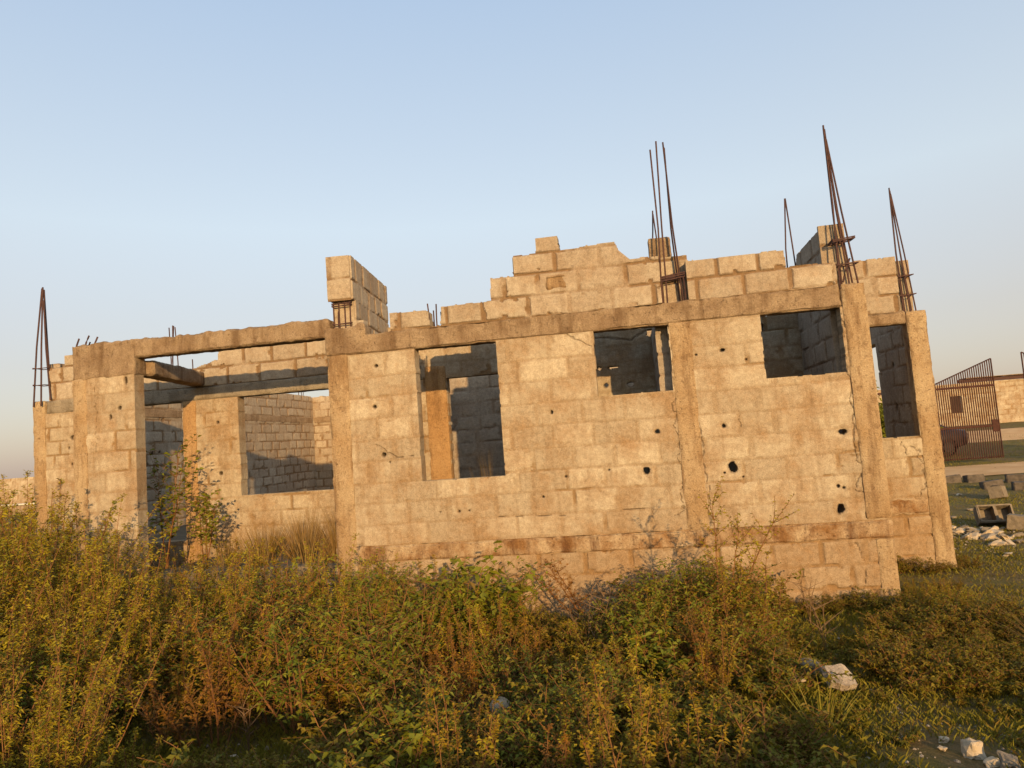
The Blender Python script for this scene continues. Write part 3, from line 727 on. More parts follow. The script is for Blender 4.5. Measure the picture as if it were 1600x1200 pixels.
PL = [(-8.43,-0.89,1.32), (-6.46,-1.84,0.91), (-5.11,-1.77,1.18), (-4.11,-4.16,0.3), (-6.01,-0.98,0.9), (-0.1,-2.26,0.3), (-1.82,-3.53,0.36), (-9.22,-0.95,1.39),
(-7.11,1.48,0.89), (-1.92,-3.83,0.49), (-0.22,-1.89,0.25), (-1.59,-3.5,0.18), (-4.15,-1.71,0.95), (-7.92,2.3,0.69), (-7.76,2.05,0.89), (-6.52,-3.47,0.78),
(-5.13,-2.74,0.95), (-5.85,-2.59,0.84), (-2.33,-1.33,0.8), (-0.3,-2.17,0.33), (-1.95,-0.99,0.8), (-3.38,-3.04,0.16), (-7.14,-2.08,1.51), (-6.99,2.17,0.72),
(0.18,-2.14,0.25), (-5.09,-2.32,0.66), (-4.52,-4.29,0.32), (-5.15,-0.59,0.84), (-4.16,-2.81,0.91), (-5.75,-0.65,0.88), (-6.32,-3.05,1.41), (-3.22,-2.86,0.16),
(-0.49,-1.75,0.21), (-7.02,-1.59,1.05), (-0.18,-1.65,0.19), (-10.06,-0.83,1.68), (-7.63,1.08,0.81), (-3.3,-0.59,0.2), (-5.42,-1.19,1.2), (-7.51,-2.8,1.72),
(-9.85,0.29,1.81), (-7.03,-3.23,1.22), (-3.65,-2.7,0.72), (-7.14,2.42,0.66), (-8.49,-0.48,1.68), (-4.75,-2.41,0.63), (-10.08,-0.37,1.57), (-4.03,-2.35,0.65),
(-4.61,-2.09,0.96), (-2.44,-3.08,0.46), (-7.79,-2.05,1.68), (-6.41,1.41,0.8), (-5.67,-1.78,0.94), (-2.27,-4.33,0.63), (-5.67,-3.02,0.92), (-4.68,-0.69,0.63),
(-5.31,-3.96,0.39), (-5.36,-3.75,0.19), (-6.59,2.19,0.64), (-9.11,-0.44,1.83), (-6.25,0.5,0.83), (-8.31,-2.03,2.06), (-2.05,-1.73,0.51), (-5.85,-1.37,0.98),
(-7.25,-1.11,0.87), (-0.17,-0.53,0.27), (-3.41,-1.09,0.36), (-4.03,-1.31,0.93), (-5.6,-4.33,1.08), (-7.41,2.52,0.71), (-3.05,-3.65,0.37), (-1.39,-1.1,0.5),
(-11.27,0.92,1.51), (-4.37,-1.12,0.79), (-12.33,1.23,2.01), (-3.87,-0.88,0.45), (-8.11,-1.34,1.98), (0.82,-1.03,0.22), (-2.3,-3.87,0.51), (-10.8,-0.02,1.98),
(-2.64,-2.21,0.48), (0.28,-0.87,0.3), (-2.67,-3.63,0.44), (-3.34,-4.09,0.4), (-7.87,-0.78,1.1), (-2.35,-2.73,0.27), (-6.63,1.78,0.69), (-6.25,-4.01,1.01),
(-3.01,-4.44,0.48), (0.28,-1.13,0.33), (0.75,-0.61,0.15), (-3.92,-0.52,0.52), (-6.11,1.5,0.5), (-4.06,-3.36,0.38), (-6.82,-2.67,1.47), (-1.88,-3.27,0.31),
(-2.61,-4.08,0.77), (-7.14,0.46,0.99), (-1.99,-1.33,0.77), (-3.34,-2.65,0.58), (-4.3,-3.61,0.21), (-0.28,-1.15,0.34), (-2.63,-3.37,0.57), (-10.31,0.43,1.5),
(-6.71,0.68,0.83), (-7.26,-0.4,0.9), (-5.63,-2.26,0.95), (-9.52,1.01,1.56), (-2.51,-1.79,0.67), (-3.14,-1.72,0.48), (-9.42,0.46,1.78), (-6.13,0.84,0.78),
(-2.2,-3.36,0.43), (-4.68,-4.06,0.2), (-2.99,-1.45,0.32), (-6.28,-0.49,1.12), (-6.26,1.99,0.55), (-3.24,-2.03,0.41), (-5.93,-2.02,1.28), (-1.5,-1.76,0.22),
(-0.62,-1.99,0.27), (-1.6,-0.56,0.63), (-2.44,-0.7,0.54), (-2.14,-3.04,0.33), (-7.78,0.67,0.69), (-4.33,-0.45,0.7), (0.2,-0.29,0.27), (0.17,-1.91,0.19),
(-7.88,0.38,0.94), (-6.06,-4.3,0.98), (-3.65,-3.81,0.7), (-2.88,-3.25,0.55), (-6.89,1.09,0.82), (-2.99,-2.62,0.44), (-6.35,-1.21,1.03), (-2,-0.59,0.66),
(-3.59,-4.26,0.53), (-0.07,-0.81,0.31), (-3.32,-3.28,0.16), (-8.71,-1.55,1.39), (0.64,0.22,0.13), (-2.56,-1.02,0.48), (-3.64,-4.53,0.57), (-3.65,-2.3,0.8),
(-4.39,-4.5,0.32), (-4.77,-4.6,0.49), (-0.3,-0.86,0.24), (-1.57,-3.71,0.18), (-1.9,-2.37,0.67), (-6.86,-0.87,0.97), (-11.02,0.53,1.44), (-3.33,-1.41,0.33),
(-2.83,-0.65,0.18), (-1.69,-1.43,0.82), (-5.35,-3.14,0.93), (-4.59,-1.36,0.71), (0.44,-0.65,0.18), (0.64,-0.45,0.21), (-2.98,-0.92,0.28), (-5.05,-4.23,0.33),
(-3,-1.2,0.34), (-3.54,-0.89,0.36), (-2.2,-0.39,0.61), (-10.2,0.95,1.93), (-3.82,-1.58,0.65), (-3.72,-2.03,0.57), (-1.97,-1.98,0.67), (0.57,-0.81,0.22),
(-6.57,-1.52,1.09), (-7.33,0.96,0.94), (-4.97,-0.83,0.78), (-3.89,-3.54,0.55), (-7.82,1.51,0.96), (-3.63,-1.14,0.38), (-4.16,-0.7,0.69), (-3.33,-4.4,0.69),
(-9.75,-1.2,1.5), (0.91,-0.76,0.21), (-6.4,-2.35,1.03), (-5.57,-3.57,0.16), (-4.82,-3.81,0.2), (-3.82,-3.05,0.4), (-4.48,-2.89,0.82), (-11.6,0.45,1.84),
(0.68,0.5,0.16), (-8.19,-2.61,1.9), (-4.47,-2.57,0.71), (-9.63,-0.43,1.83), (-1.57,-2.15,0.32), (-7.31,1.84,0.69), (-5.27,-4.51,1.16), (0.6,-1.48,0.15),
(-6.56,0.34,0.72), (-3.92,-3.87,0.5), (-2.83,-2.88,0.51), (-3.08,-4.1,0.36), (-6.1,-3.53,0.85), (-0.26,-1.43,0.16), (-10.78,1.11,2.05), (-0.79,-2.34,0.43),
(-7.75,-0.43,0.86), (-1.61,-0.84,0.63), (-12.04,0.78,1.74), (-0.01,-1.05,0.34), (-0.48,-2.36,0.34), (-3.32,-0.86,0.31), (-2.78,-1.37,0.29), (-1.65,-2.45,0.44),
(-3.68,-0.64,0.31), (-4.69,-1.65,0.74), (-6.9,1.87,0.65), (-7.52,-0.83,0.88), (-3.47,-3.54,0.16), (-1.83,-3.02,0.24), (-7.56,-1.66,1.26), (0.38,-0.13,0.25),
(-2.91,-1.78,0.45), (-6.54,-0.83,0.94), (-1.89,-4.1,0.32), (-3.6,-0.38,0.29), (0.1,-1.32,0.31), (0.18,-0.66,0.29), (-5.7,-4.03,0.76), (-8.78,-2.07,1.49),
(-3.61,-3.29,0.16), (-3.15,-3.87,0.34), (-3.1,-2.22,0.34), (-4.02,-4.48,0.37), (-6.29,1.12,0.81), (-2.59,-2.56,0.61), (-1.53,-3.91,0.13), (-6.19,-1.6,0.92),
(0.35,-0.47,0.31), (-6.15,2.53,0.33), (0.22,0.2,0.22), (-7.99,1.8,0.61), (-6.56,-3.81,1.26), (-1.35,-0.58,0.49), (-4.24,-4,0.29), (-5.05,-1.23,1.06),
(0.28,-1.69,0.18), (-2.3,-2.41,0.61), (-9.41,-0.01,1.44), (-1.68,-4.1,0.24), (-2.34,-2,0.63), (-2.73,-0.37,0.21), (-6.11,1.76,0.52), (-6.73,-2.17,1.4),
(-1.88,-4.44,0.47), (0.36,-1.95,0.2), (0.67,-1.19,0.24), (-1.45,-0.34,0.45), (0.54,0.65,0.11), (-1.4,-1.55,0.22), (-0.01,-0.3,0.26), (-10.59,-0.49,1.69),
(-0.74,-1.5,0.22), (-1.78,-0.31,0.53), (-1.63,-4.36,0.18), (0.59,-0.09,0.14), (-1.11,-1.51,0.18), (-4.77,-4.29,0.33), (-1.42,-4.3,0.2), (-7.95,1.15,0.67),
(-0.64,-1.26,0.16), (-3.09,-3.4,0.42), (-2.87,-2.34,0.35), (-2.46,-0.41,0.47), (-5.58,-0.33,0.7), (-6.03,2.12,0.38), (-7.54,0.46,0.99), (-3.38,-0.39,0.21),
(-11.8,1.25,1.55), (-2.05,-3.53,0.4), (-3.48,-2.87,0.16), (-7.48,1.55,0.8), (-3.87,-4.15,0.41), (-4.76,-3.04,0.91), (-2.59,-4.52,0.79), (-6.56,2.45,0.56),
(-6.79,-0.33,1.05), (-9.34,-1.43,1.56), (-3.05,-0.66,0.16), (-1.98,-2.87,0.22), (-5.45,-2.67,0.9), (-3.54,-1.56,0.47), (-1.74,-1.79,0.43), (-2.41,-3.64,0.61),
(-2.55,-2.84,0.38), (-4.24,-3.25,0.19), (0.31,-1.45,0.17), (-3.35,-3.74,0.43), (-0.08,-2.05,0.24), (1.12,-0.69,0.17), (-3.13,-3.11,0.16), (0.75,-0.29,0.11),
(-0.48,-1.06,0.18), (-4.6,-3.81,0.15), (-2.74,-0.83,0.31), (-6.84,-1.26,1.02), (-7.29,2.12,0.61), (-2.05,-2.64,0.69), (-5.01,-4.02,0.28), (0.02,-1.72,0.26),
(-2.3,-1.02,0.76), (-2.9,-2.07,0.39), (-1.64,-3.27,0.18), (-11.28,0.06,1.58), (-4.27,-2.12,0.87), (-3.19,-1.04,0.3), (-5.95,-3.81,0.85), (-3.46,-1.8,0.61),
(-6.82,2.54,0.44), (-5.91,-3.32,0.17), (0.45,0.31,0.24), (-7.81,2.58,0.78), (0.53,-1.82,0.23), (-4.74,-1.04,0.78), (-6.29,2.24,0.39), (-2.89,-3.87,0.64),
(-2.96,-0.43,0.15), (-5.84,-4.6,1.32), (-4.05,-3.12,0.37), (-0.38,-1.59,0.21), (-7.17,-0.77,0.9), (-6.59,0.97,0.88), (-4.5,-3.98,0.21), (-7.45,-3.26,1.63),
(-6.84,1.61,0.62), (-6.92,-3.61,0.92), (-5.07,-0.3,0.68), (-1.22,-1.35,0.16), (-1.18,-4.31,0.12), (0.48,-1.28,0.31), (-1.27,-0.8,0.17), (0.25,0.48,0.17),
(-4.19,-3.77,0.21), (-5.38,-0.81,0.92), (-5.98,-0.36,0.76), (-5.8,-3.52,0.25), (-6.37,1.69,0.64), (-0.49,-1.4,0.34), (0.95,-0.54,0.16), (-3.34,-2.3,0.57),
(-4.61,-0.33,0.77), (-4.28,-3.05,0.14), (-5.65,-3.76,0.42), (-8.83,-1.08,1.41), (-7.52,2.26,0.63), (-3.65,-3.48,0.16), (-7.68,-1.2,1.15), (-5.08,-3.76,0.17),
(-4.06,-0.31,0.47), (1,-0.94,0.21), (-4.4,-3.78,0.15), (-2.81,-1.06,0.29), (-2.81,-4.3,0.53), (-6.31,-2.67,0.95), (-3.61,-3.06,0.16), (-2.77,-1.59,0.32),
(0.12,-1.55,0.2), (-7.36,1.27,0.83), (0.47,-1.01,0.32), (-5.38,-2.01,0.9), (-5.68,-0.97,1.02), (0.46,0.06,0.2), (-6.7,-3.09,1.13), (-8.08,-0.34,1.14),
(-2.67,-3.12,0.43), (-1.43,-4.1,0.13), (-1.69,-1.13,0.65), (-3.28,-3.5,0.16), (-4.3,-4.28,0.36), (0.18,-0.03,0.22), (-9.09,-1.79,1.46), (-0.8,-2.11,0.32),
(-0.72,-1.82,0.16), (-7.03,0.76,0.94), (0.49,-0.31,0.22)]
protos = {
 'tall': [(feathery_weed(101+i, 1.45, 12+i % 3*3, M['leaf_gold'], .06+.06*(i % 2), lean=.28), 1.45) for i in range(5)],
 'mid_gold': [(feathery_weed(121+i, .85, 10, M['leaf_rust'] if i else M['leaf_gold'], .25, 'leafy_weed', .5, .028, .9, .12), .85) for i in range(3)],
 'mid_green': [(bushy_weed(131+i, .8, M['leaf_green'], .08, 'bushy_weed', .036, 13), .8) for i in range(3)],
 'mid_broad': [(bushy_weed(171+i, .75, M['leaf_green'], .05, 'broad_leaved_weed', .068, 9, .5, .8), .75) for i in range(2)],
 'red': [(feathery_weed(141+i, .8, 11, M['leaf_red'], .6, 'drying_weed', .45, .026, .8), .8) for i in range(2)],
 'small': [(bushy_weed(151+i, .42, M['leaf_herb'], .1, 'low_herb', .033, 11, .8, 1.0), .42) for i in range(4)],
 'creeper': [(bushy_weed(181+i, .16, M['leaf_herb'], .15, 'creeping_herb', .026, 9, 1.1, .8), .16) for i in range(3)],
 'small_gold': [(feathery_weed(161+i, .5, 8, M['leaf_gold'], .2, 'low_weed', .6, .026, .8), .5) for i in range(3)],
}
info = {
 'tall': ('tall feathery golden green weed in the dense thicket left of and before the porch', 'weed', 'tall weeds crowding the porch'),
 'mid_gold': ('knee high golden weed with fine leaflets in the thicket before the front wall', 'weed', 'golden weeds before the front wall'),
 'mid_green': ('rounded green bushy weed growing in the belt along the house foot', 'weed', 'green bushy weeds before the house'),
 'mid_broad': ('broad leaved green weed among the finer leaved plants of the thicket', 'weed', 'broad leaved weeds in the thicket'),
 'red': ('drying red brown weed among the greener plants of the thicket', 'weed', 'drying weeds in the thicket'),
 'small': ('low leafy green herb on the open ground before and beside the house', 'herb', 'low herbs on the ground'),
 'creeper': ('small creeping leafy herb flat on the open ground at lower right', 'herb', 'creeping herbs at the lower right'),
 'small_gold': ('low yellowing weed with fine leaflets at the thicket edge', 'weed', 'low yellowing weeds'),
}
usedp = set()
def put(kind, x, y, H, rnd, label=None, i=None):
    if i is None: i = rnd.randrange(len(protos[kind]))
    pr_, h0 = protos[kind][i]
    if (kind, i) in usedp: o = copy_tree(pr_)
    else: o = pr_; usedp.add((kind, i))
    lb, ct, gp = info[kind]
    o.location = (x, y, gzf(x, y)-.01)
    sc = H/h0; o.scale = (sc*rnd.uniform(.9, 1.2), sc*rnd.uniform(.9, 1.2), sc)
    o.rotation_euler = (rnd.uniform(-.09, .09), rnd.uniform(-.09, .09), rnd.uniform(-.7, .7) if kind == 'tall' else rnd.uniform(0, 6.283))
    tag(o, label or lb, ct, gp)
    return o
rp = random.Random(17)
for (x, y, H) in PL:
    v = float(vn2(np.array([x*.9+5.]), np.array([y*1.3+8.]), 77)[0]) + rp.uniform(-.18, .18)
    right = x > -1.2
    redp = max(0, 0.85-math.hypot(x+5.4, (y+2.9)*1.1)/.95, 0.75-math.hypot(x+3.8, y+2.5)/.7, .6-math.hypot(x+2.0, y+2.2)/.5)
    if H > 1.05: k = 'tall'
    elif H > .55:
        if v > .74 or rp.random() < redp: k = 'red'
        elif v > .66 and x > -5: k = 'mid_broad'
        elif v > (.46 if not right else .62): k = 'mid_gold'
        else: k = 'mid_green'
        if x < -6.2 and H > .8: k = 'tall' if rp.random() < .6 else 'mid_gold'
    else:
        k = 'small_gold' if (v > .55 or (x < -5 and v > .4)) else 'small'
        if (v > .74 and H > .4) or rp.random() < redp: k = 'red'
    put(k, x, y, H, rp)
# low herbs bedding the foot of the walls and creeping over the open ground at right
for i in range(26):
    if i < 14: x, y = -1.25+i*.1+rp.uniform(-.05, .05), rp.uniform(-.24, -.10)
    elif i < 22: x, y = .05+(i-14)*.155, rp.uniform(1.50, 1.64)
    else: x, y = rp.uniform(1.27, 1.4), 1.75+(i-22)*.3
    put('small', x, y, rp.uniform(.10, .26), rp)
for i in range(80):
    y = rp.uniform(-3.9, -1.2); x = rp.uniform(-1.35+.25*(y+3.9)*0, .1+(y+3.9)*.75)
    if math.hypot(x+1.25, y+2.6) < .22 or (abs(x+.78) < .30 and y < -2.95): continue
    put('creeper', x, y, rp.uniform(.07, .15), rp)
for i in range(34):                                     # rough growth on the open ground left of the house
    x, y = rp.uniform(-22, -12.2), rp.uniform(-2, 16)
    put('tall' if i % 2 else 'mid_gold', x, y, rp.uniform(.5, 1.0), rp, 'scattered weed on the open ground left of the house')['group'] = 'scattered weeds left of the house'
for kind, lst in protos.items():
    for i, (o, h) in enumerate(lst):
        if (kind, i) not in usedp: put(kind, -6.4+i*.4, -1.5, h*.9, rp, None, i)

# single plants one can point to
def twiggy(seed, H, lean, name, leafmat, fork=7, ll=.04, leafn=9):
    g = Leaves(seed); r = g.r
    for s_ in range(3):
        pts, _ = g.path(Vector((r.uniform(-.03, .03), r.uniform(-.03, .03), 0)), Vector((lean+r.uniform(-.3, .3), r.uniform(-.2, .2), 1)), H*r.uniform(.75, 1), 9, .07, 0)
        g.stem(pts, .011, .003)
        for i in range(3, 10):
            for j in range(3):
                an = r.uniform(0, 6.283)
                sp, _ = g.path(pts[i], Vector((math.cos(an), math.sin(an)*.6, r.uniform(.4, 1.3))), H*r.uniform(.10, .26), 3, .15, .0)
                g.stem(sp, .003, .0012)
                for m_ in range(leafn):
                    t = (m_+r.random())/leafn*3; i0 = min(2, int(t)); c = sp[i0].lerp(sp[i0+1], t-i0); sa = r.uniform(0, 6.283)
                    g.leaf(c, Vector((math.cos(sa), math.sin(sa), r.uniform(-.3, .9))), ll*r.uniform(.6, 1.2), ll*.5, r.random(), r.random() if r.random() < .15 else 0, .3)
    return g.build(name, leafmat)
def single(o, x, y, label, cat='plant', z=None):
    o.location = (x, y, gzf(x, y) if z is None else z); tag(o, label, cat); return o
single(twiggy(201, 1.3, .42, 'twiggy_shrub', M['leaf_gold'], ll=.036, leafn=14), -1.86, -1.3, 'tall twiggy shrub leaning right, standing out against the right part of the front wall', 'shrub')
single(twiggy(203, .78, -.55, 'twiggy_shrub', M['leaf_red'], ll=.038, leafn=5), -2.9, -.8, 'bare reddish twiggy shrub leaning left before the stained plinth', 'shrub')
single(twiggy(205, 1.55, .1, 'leafy_sapling', M['leaf_green'], ll=.09, leafn=5), -8.42, .75, 'taller leafy sapling standing in the porch before the dark doorway', 'sapling', .58)
single(twiggy(207, 1.02, .15, 'leafy_sapling', M['leaf_green'], ll=.085, leafn=5), -7.95, .85, 'shorter leafy sapling in the porch before the post beside the doorway', 'sapling', .58)
single(bushy_weed(209, .78, M['leaf_green'], 0, 'bright_green_bush', .075, 14, .6, 1.1), -3.95, -1.25, 'bright green big leaved bush below the first front window', 'bush')
single(blade_tuft(211, .36, 45, M['grassblade'], 'grass_clump', .006, .7, .3), -1.45, -3.0, 'yellow green long bladed grass clump on the open ground before the rubble slab', 'grass clump')
single(blade_tuft(213, .55, 120, M['straw'], 'dry_grass_clump', .005, .9, .6), .55, -1.6, 'orange brown dry grass clump low on the right edge', 'grass clump')
tf = blade_tuft(215, .95, 90, M['straw'], 'dry_grass_tuft', .005, .35, .2)
for i, (x, y, s_) in enumerate([(-7.4, .45, .7), (-7.2, .9, .8), (-6.9, .4, .8), (-6.6, .8, .9), (-6.35, .45, .95), (-6.1, .9, 1.0), (-6.85, 1.3, .85), (-7.3, 1.35, .7), (-6.3, 1.35, .95), (-5.95, .4, .85)]):
    o = tf if i == 0 else copy_tree(tf)
    o.location = (x, y, .58); o.rotation_euler = (0, 0, i*1.7); o.scale = (s_*1.3, s_*1.3, s_*.85)
    tag(o, 'straw coloured dry grass tuft growing in the porch under the wide window', 'grass tuft', 'dry grass in the porch')
for i, (x, y) in enumerate([(-4.0, 1.0), (-4.15, .8)]):
    o = copy_tree(tf); o.location = (x, y, .78); o.scale = (.7, .7, .95+.25*i); o.rotation_euler = (0, 0, i*2.)
    tag(o, 'pale dry grass tuft growing inside the room behind the first front window', 'grass tuft', 'dry grass behind the first window')

# dead twigs poking out of the thicket
def dead_twig(seed, H):
    g = Leaves(seed); r = g.r; paths = []
    for k in range(3):
        p, d = g.path(Vector((0, 0, 0)), Vector((r.uniform(-.5, .5), r.uniform(-.3, .3), 1)), H*r.uniform(.6, 1), 6, .12, 0); paths.append(p)
        for i in range(2, 6):
            q, _ = g.path(p[i], Vector((r.uniform(-1, 1), r.uniform(-.6, .6), r.uniform(.3, 1))), H*r.uniform(.15, .35), 3, .15, 0); paths.append(q)
    return tubes('dead_twig', None, M['twig'], paths, .006, .0015, 4, False)
dt = None
rt = random.Random(12)
for i in range(22):
    x = rt.uniform(-7.5, -.9); y = rt.uniform(-3.4, -.5)
    if dt is None or i < 4: o = dead_twig(300+i, .95); dt = o if dt is None else dt
    else: o = dt.copy(); col.objects.link(o)
    s_ = rt.uniform(.7, 1.0)*(1.35 if x < -5.5 else .95 if y > -2 else .6)
    o.location = (x, y, gzf(x, y)); o.rotation_euler = (0, 0, rt.uniform(-.8, .8)); o.scale = (s_, s_, s_)
    tag(o, 'bare dry twig sticking up out of the weed thicket', 'twig', 'dry twigs in the thicket')
# ground cover: short blades and creeping leaves no one could count
def ground_cover(n, seed):
    r = np.random.default_rng(seed)
    P = []
    while len(P) < n:
        x = r.uniform(-14, 16, 4000); y = r.uniform(-5.0, 26, 4000)
        dist = np.hypot(x+2.4, y+7.6)
        keep = r.random(4000) < np.clip(5.0/dist, .05, 1)**1.8
        keep &= ~((x > -9.2) & (x < .1) & (y > -.1) & (y < 13)); keep &= ~((x > -.1) & (x < 1.3) & (y > 1.6) & (y < 5.4)); keep &= ~((x < -9) & (y > 3.1))
        dens = fbm2(x*1.1+3, y*1.1+7, 91)
        keep &= dens > r.uniform(.28, .62, 4000)
        keep &= ~((y > 12.8) & (y < 16.5) & (x > 2))
        P += list(zip(x[keep], y[keep]))
    P = np.array(P[:n]); x, y = P.T
    z = gz(x, y)-.004
    N = len(x)
    a = r.uniform(0, 6.283, N); h = r.uniform(.015, .065, N)*(.6+.8*fbm2(x*2, y*2, 95)); w = r.uniform(.0018, .0042, N)
    far = np.clip(np.hypot(x+2.4, y+7.6)/6, 1, 3); w = w*far**.7; h = h*np.where(x > .3, .75, 1)
    la = r.uniform(0, 6.283, N); ln = r.uniform(.2, 1.1, N)*h
    b = np.stack([x, y, z], 1); sd_ = np.stack([np.cos(a), np.sin(a), a*0], 1)*w[:, None]
    ld = np.stack([np.cos(la)*ln, np.sin(la)*ln, h*0], 1); up = np.stack([h*0, h*0, h], 1)
    V = np.stack([b-sd_, b+sd_, b+sd_*.45+ld*.35+up*.62, b+ld+up], 1).reshape(-1, 3)
    Q = np.arange(4*N).reshape(N, 4)
    C = np.zeros((4*N, 4), np.float32); C[:, 0] = np.repeat(r.random(N), 4); C[:, 1] = np.repeat((r.random(N) < .25)*r.random(N), 4); C[:, 3] = 1
    return np_mesh('grass', V, Q, [M['grassblade']], C)
gr = link('grass', ground_cover(300000, 5))
tag(gr, 'short patchy grass and weeds covering the ground', 'grass', kind='stuff')
# ------------------------------------------------------------------ stones and loose blocks
M['slab_piece'] = mk_render('broken_slab', (.36, .29, .215), (.46, .385, .29), (.14, .09, .05), .7, 6)
def rock_mesh(name, mat, size, seed, sub=3, amp=.3, flat=False):
    bm = bmesh.new(); bmesh.ops.create_icosphere(bm, subdivisions=sub, radius=1)
    P = np.array([v.co[:] for v in bm.verts])
    if flat: P = np.sign(P)*np.abs(P)**.45; P /= np.abs(P).max()
    n = (vn3(P[:, 0]*1.3+seed, P[:, 1]*1.3, P[:, 2]*1.3, seed)-.5)*amp*2 + (vn3(P[:, 0]*4+seed, P[:, 1]*4, P[:, 2]*4, seed+3)-.5)*amp*.6
    P = P*(1+n)[:, None]*np.array(size)*.5
    for v, p in zip(bm.verts, P): v.co = p
    me = bpy.data.meshes.new(name); bm.to_mesh(me); bm.free()
    me.materials.append(mat); return me
def rock(name, mat, size, loc, seed, label, cat='stone', group=None, rot=(0, 0, 0), flat=False, amp=.3, sink=.25):
    o = link(name, rock_mesh(name, mat, size, seed, 3, amp, flat))
    o.location = (loc[0], loc[1], gzf(*loc[:2]) + size[2]*(.5-sink) if len(loc) < 3 else loc[2]); o.rotation_euler = rot
    return tag(o, label, cat, group)
def slab_mesh(name, pts, th, mat, seed):
    """broken flat piece: an irregular outline with thickness, chipped edges"""
    rr = random.Random(seed); bm = bmesh.new()
    lo = [bm.verts.new((x, y, 0)) for x, y in pts]; f = bm.faces.new(lo)
    e = bmesh.ops.extrude_face_region(bm, geom=[f]); bmesh.ops.translate(bm, verts=[v for v in e['geom'] if isinstance(v, bmesh.types.BMVert)], vec=(0, 0, th))
    bmesh.ops.recalc_face_normals(bm, faces=bm.faces[:])
    bmesh.ops.triangulate(bm, faces=bm.faces[:])
    for k in range(3): bmesh.ops.subdivide_edges(bm, edges=[q for q in bm.edges if q.calc_length() > .025], cuts=1)
    for v in bm.verts:
        c = np.array(v.co[:])[None]*14
        for ax in range(3): v.co[ax] += (float(vn3(c[:, 0]+seed, c[:, 1], c[:, 2], seed+ax)[0])-.5)*.020 + rr.uniform(-1, 1)*.0015
    bmesh.ops.triangulate(bm, faces=bm.faces[:])
    me = bpy.data.meshes.new(name); bm.to_mesh(me); bm.free(); me.materials.append(mat); return me
o = link('rubble_slab', slab_mesh('rubble_slab', [(-.105, -.065), (-.01, -.085), (.095, -.075), (.11, .02), (.06, .09), (-.075, .075)], .05, M['slab_piece'], 4))
o.location = (-1.20, -2.38, gzf(-1.2, -2.38)+.085); o.rotation_euler = (R(34), R(10), R(24))
tag(o, 'flat broken concrete slab tilted up among weeds at lower right', 'rubble')
rock('boulder', M['stone_dull'], (.16, .15, .12), (-1.27, -1.98), 5, 'dull rounded lump of concrete behind the tilted slab', 'stone', flat=True, amp=.32)
rock('mound', kg.m, (.34, .3, .2), (-1.5, -1.5), 8, 'dark earth lump at the foot of the wall behind the rubble', 'earth mound', amp=.25)
rock('pale_dome', M['stone'], (.14, .13, .12), (-3.42, -2.85, gzf(-3.42, -2.85)+.11), 9, 'pale smooth rounded stone showing in the middle of the thicket', 'stone', amp=.05)
rock('paper_scrap', M['stone'], (.1, .05, .025), (-1.42, -2.23, gzf(-1.42, -2.23)+.05), 10, 'crumpled white scrap lying left of the tilted slab', 'litter', rot=(.5, 0, -.5), amp=.35)
for i, (x, y, s_, lb) in enumerate([(-.86, -3.2, .04, 'small white stone, upper of the pair near the lower right corner'), (-.91, -3.32, .038, 'small flat white stone, lower of the pair near the lower right corner'),
        (-.80, -3.42, .075, 'tall white stone, leftmost of the three in the lower right corner'), (-.765, -3.54, .055, 'round white stone between two others in the lower right corner'), (-.69, -3.57, .08, 'grey beige stone, rightmost of the three in the lower right corner')]):
    rock('white_stone', M['stone_dull'] if i == 4 else M['stone'], (s_*1.2, s_, s_*(.6 if i == 1 else 1.3 if i == 2 else .8)), (x, y), 20+i, lb, 'stone', 'white stones at the lower right', (.2, .3, i*1.1), flat=True, amp=.4, sink=.22)
for i, (x, y, s_) in enumerate([(-4.98, -3.45, .04), (-4.80, -3.62, .035)]):
    rock('white_stone', M['stone'], (s_*1.3, s_, s_*.6), (x, y), 40+i, ['upper pale chip on the grass at lower left', 'lower pale chip on the grass at lower left'][i], 'stone', 'pale chips on the grass', amp=.3, sink=.1)
rs_ = random.Random(3)
chip_protos = []
for i in range(44):
    a = rs_.uniform(0, 6.283); q = rs_.random()**.6
    x = 2.35+math.cos(a)*q*.42+ (.35 if i % 3 == 0 else 0)*rs_.random(); y = 4.1+math.sin(a)*q*.95
    s_ = rs_.uniform(.05, .16)
    if i < 8: o = link('rubble_chip', rock_mesh('rubble_chip', M['stone'] if i % 3 else M['stone_dull'], (1.3, .9, .45), 60+i, 2, .45, True)); chip_protos.append(o)
    else: o = chip_protos[i % 8].copy(); col.objects.link(o)
    o.scale = (s_,)*3; o.location = (x, y, gzf(x, y)+s_*.12); o.rotation_euler = (rs_.uniform(-.5, .5), rs_.uniform(-.5, .5), rs_.uniform(0, 6.28))
    tag(o, 'pale broken block chip in the rubble scatter right of the bay column', 'rubble', 'pale rubble chips beside the bay')
for i, (x, y) in enumerate([(3.6, 7.1), (2.0, 2.3), (2.6, 2.2), (2.9, 6.2), (4.4, 9.6), (6.3, 11.9), (2.2, 1.6), (3.4, 3.2)]):
    o = chip_protos[i].copy(); col.objects.link(o); s_ = .10; o.scale = (s_, s_, s_*.8); o.location = (x, y, gzf(x, y)+.02); o.rotation_euler = (0, 0, i)
    tag(o, 'lone pale chip lying on the open grass right of the house', 'rubble', 'lone chips on the right hand grass')

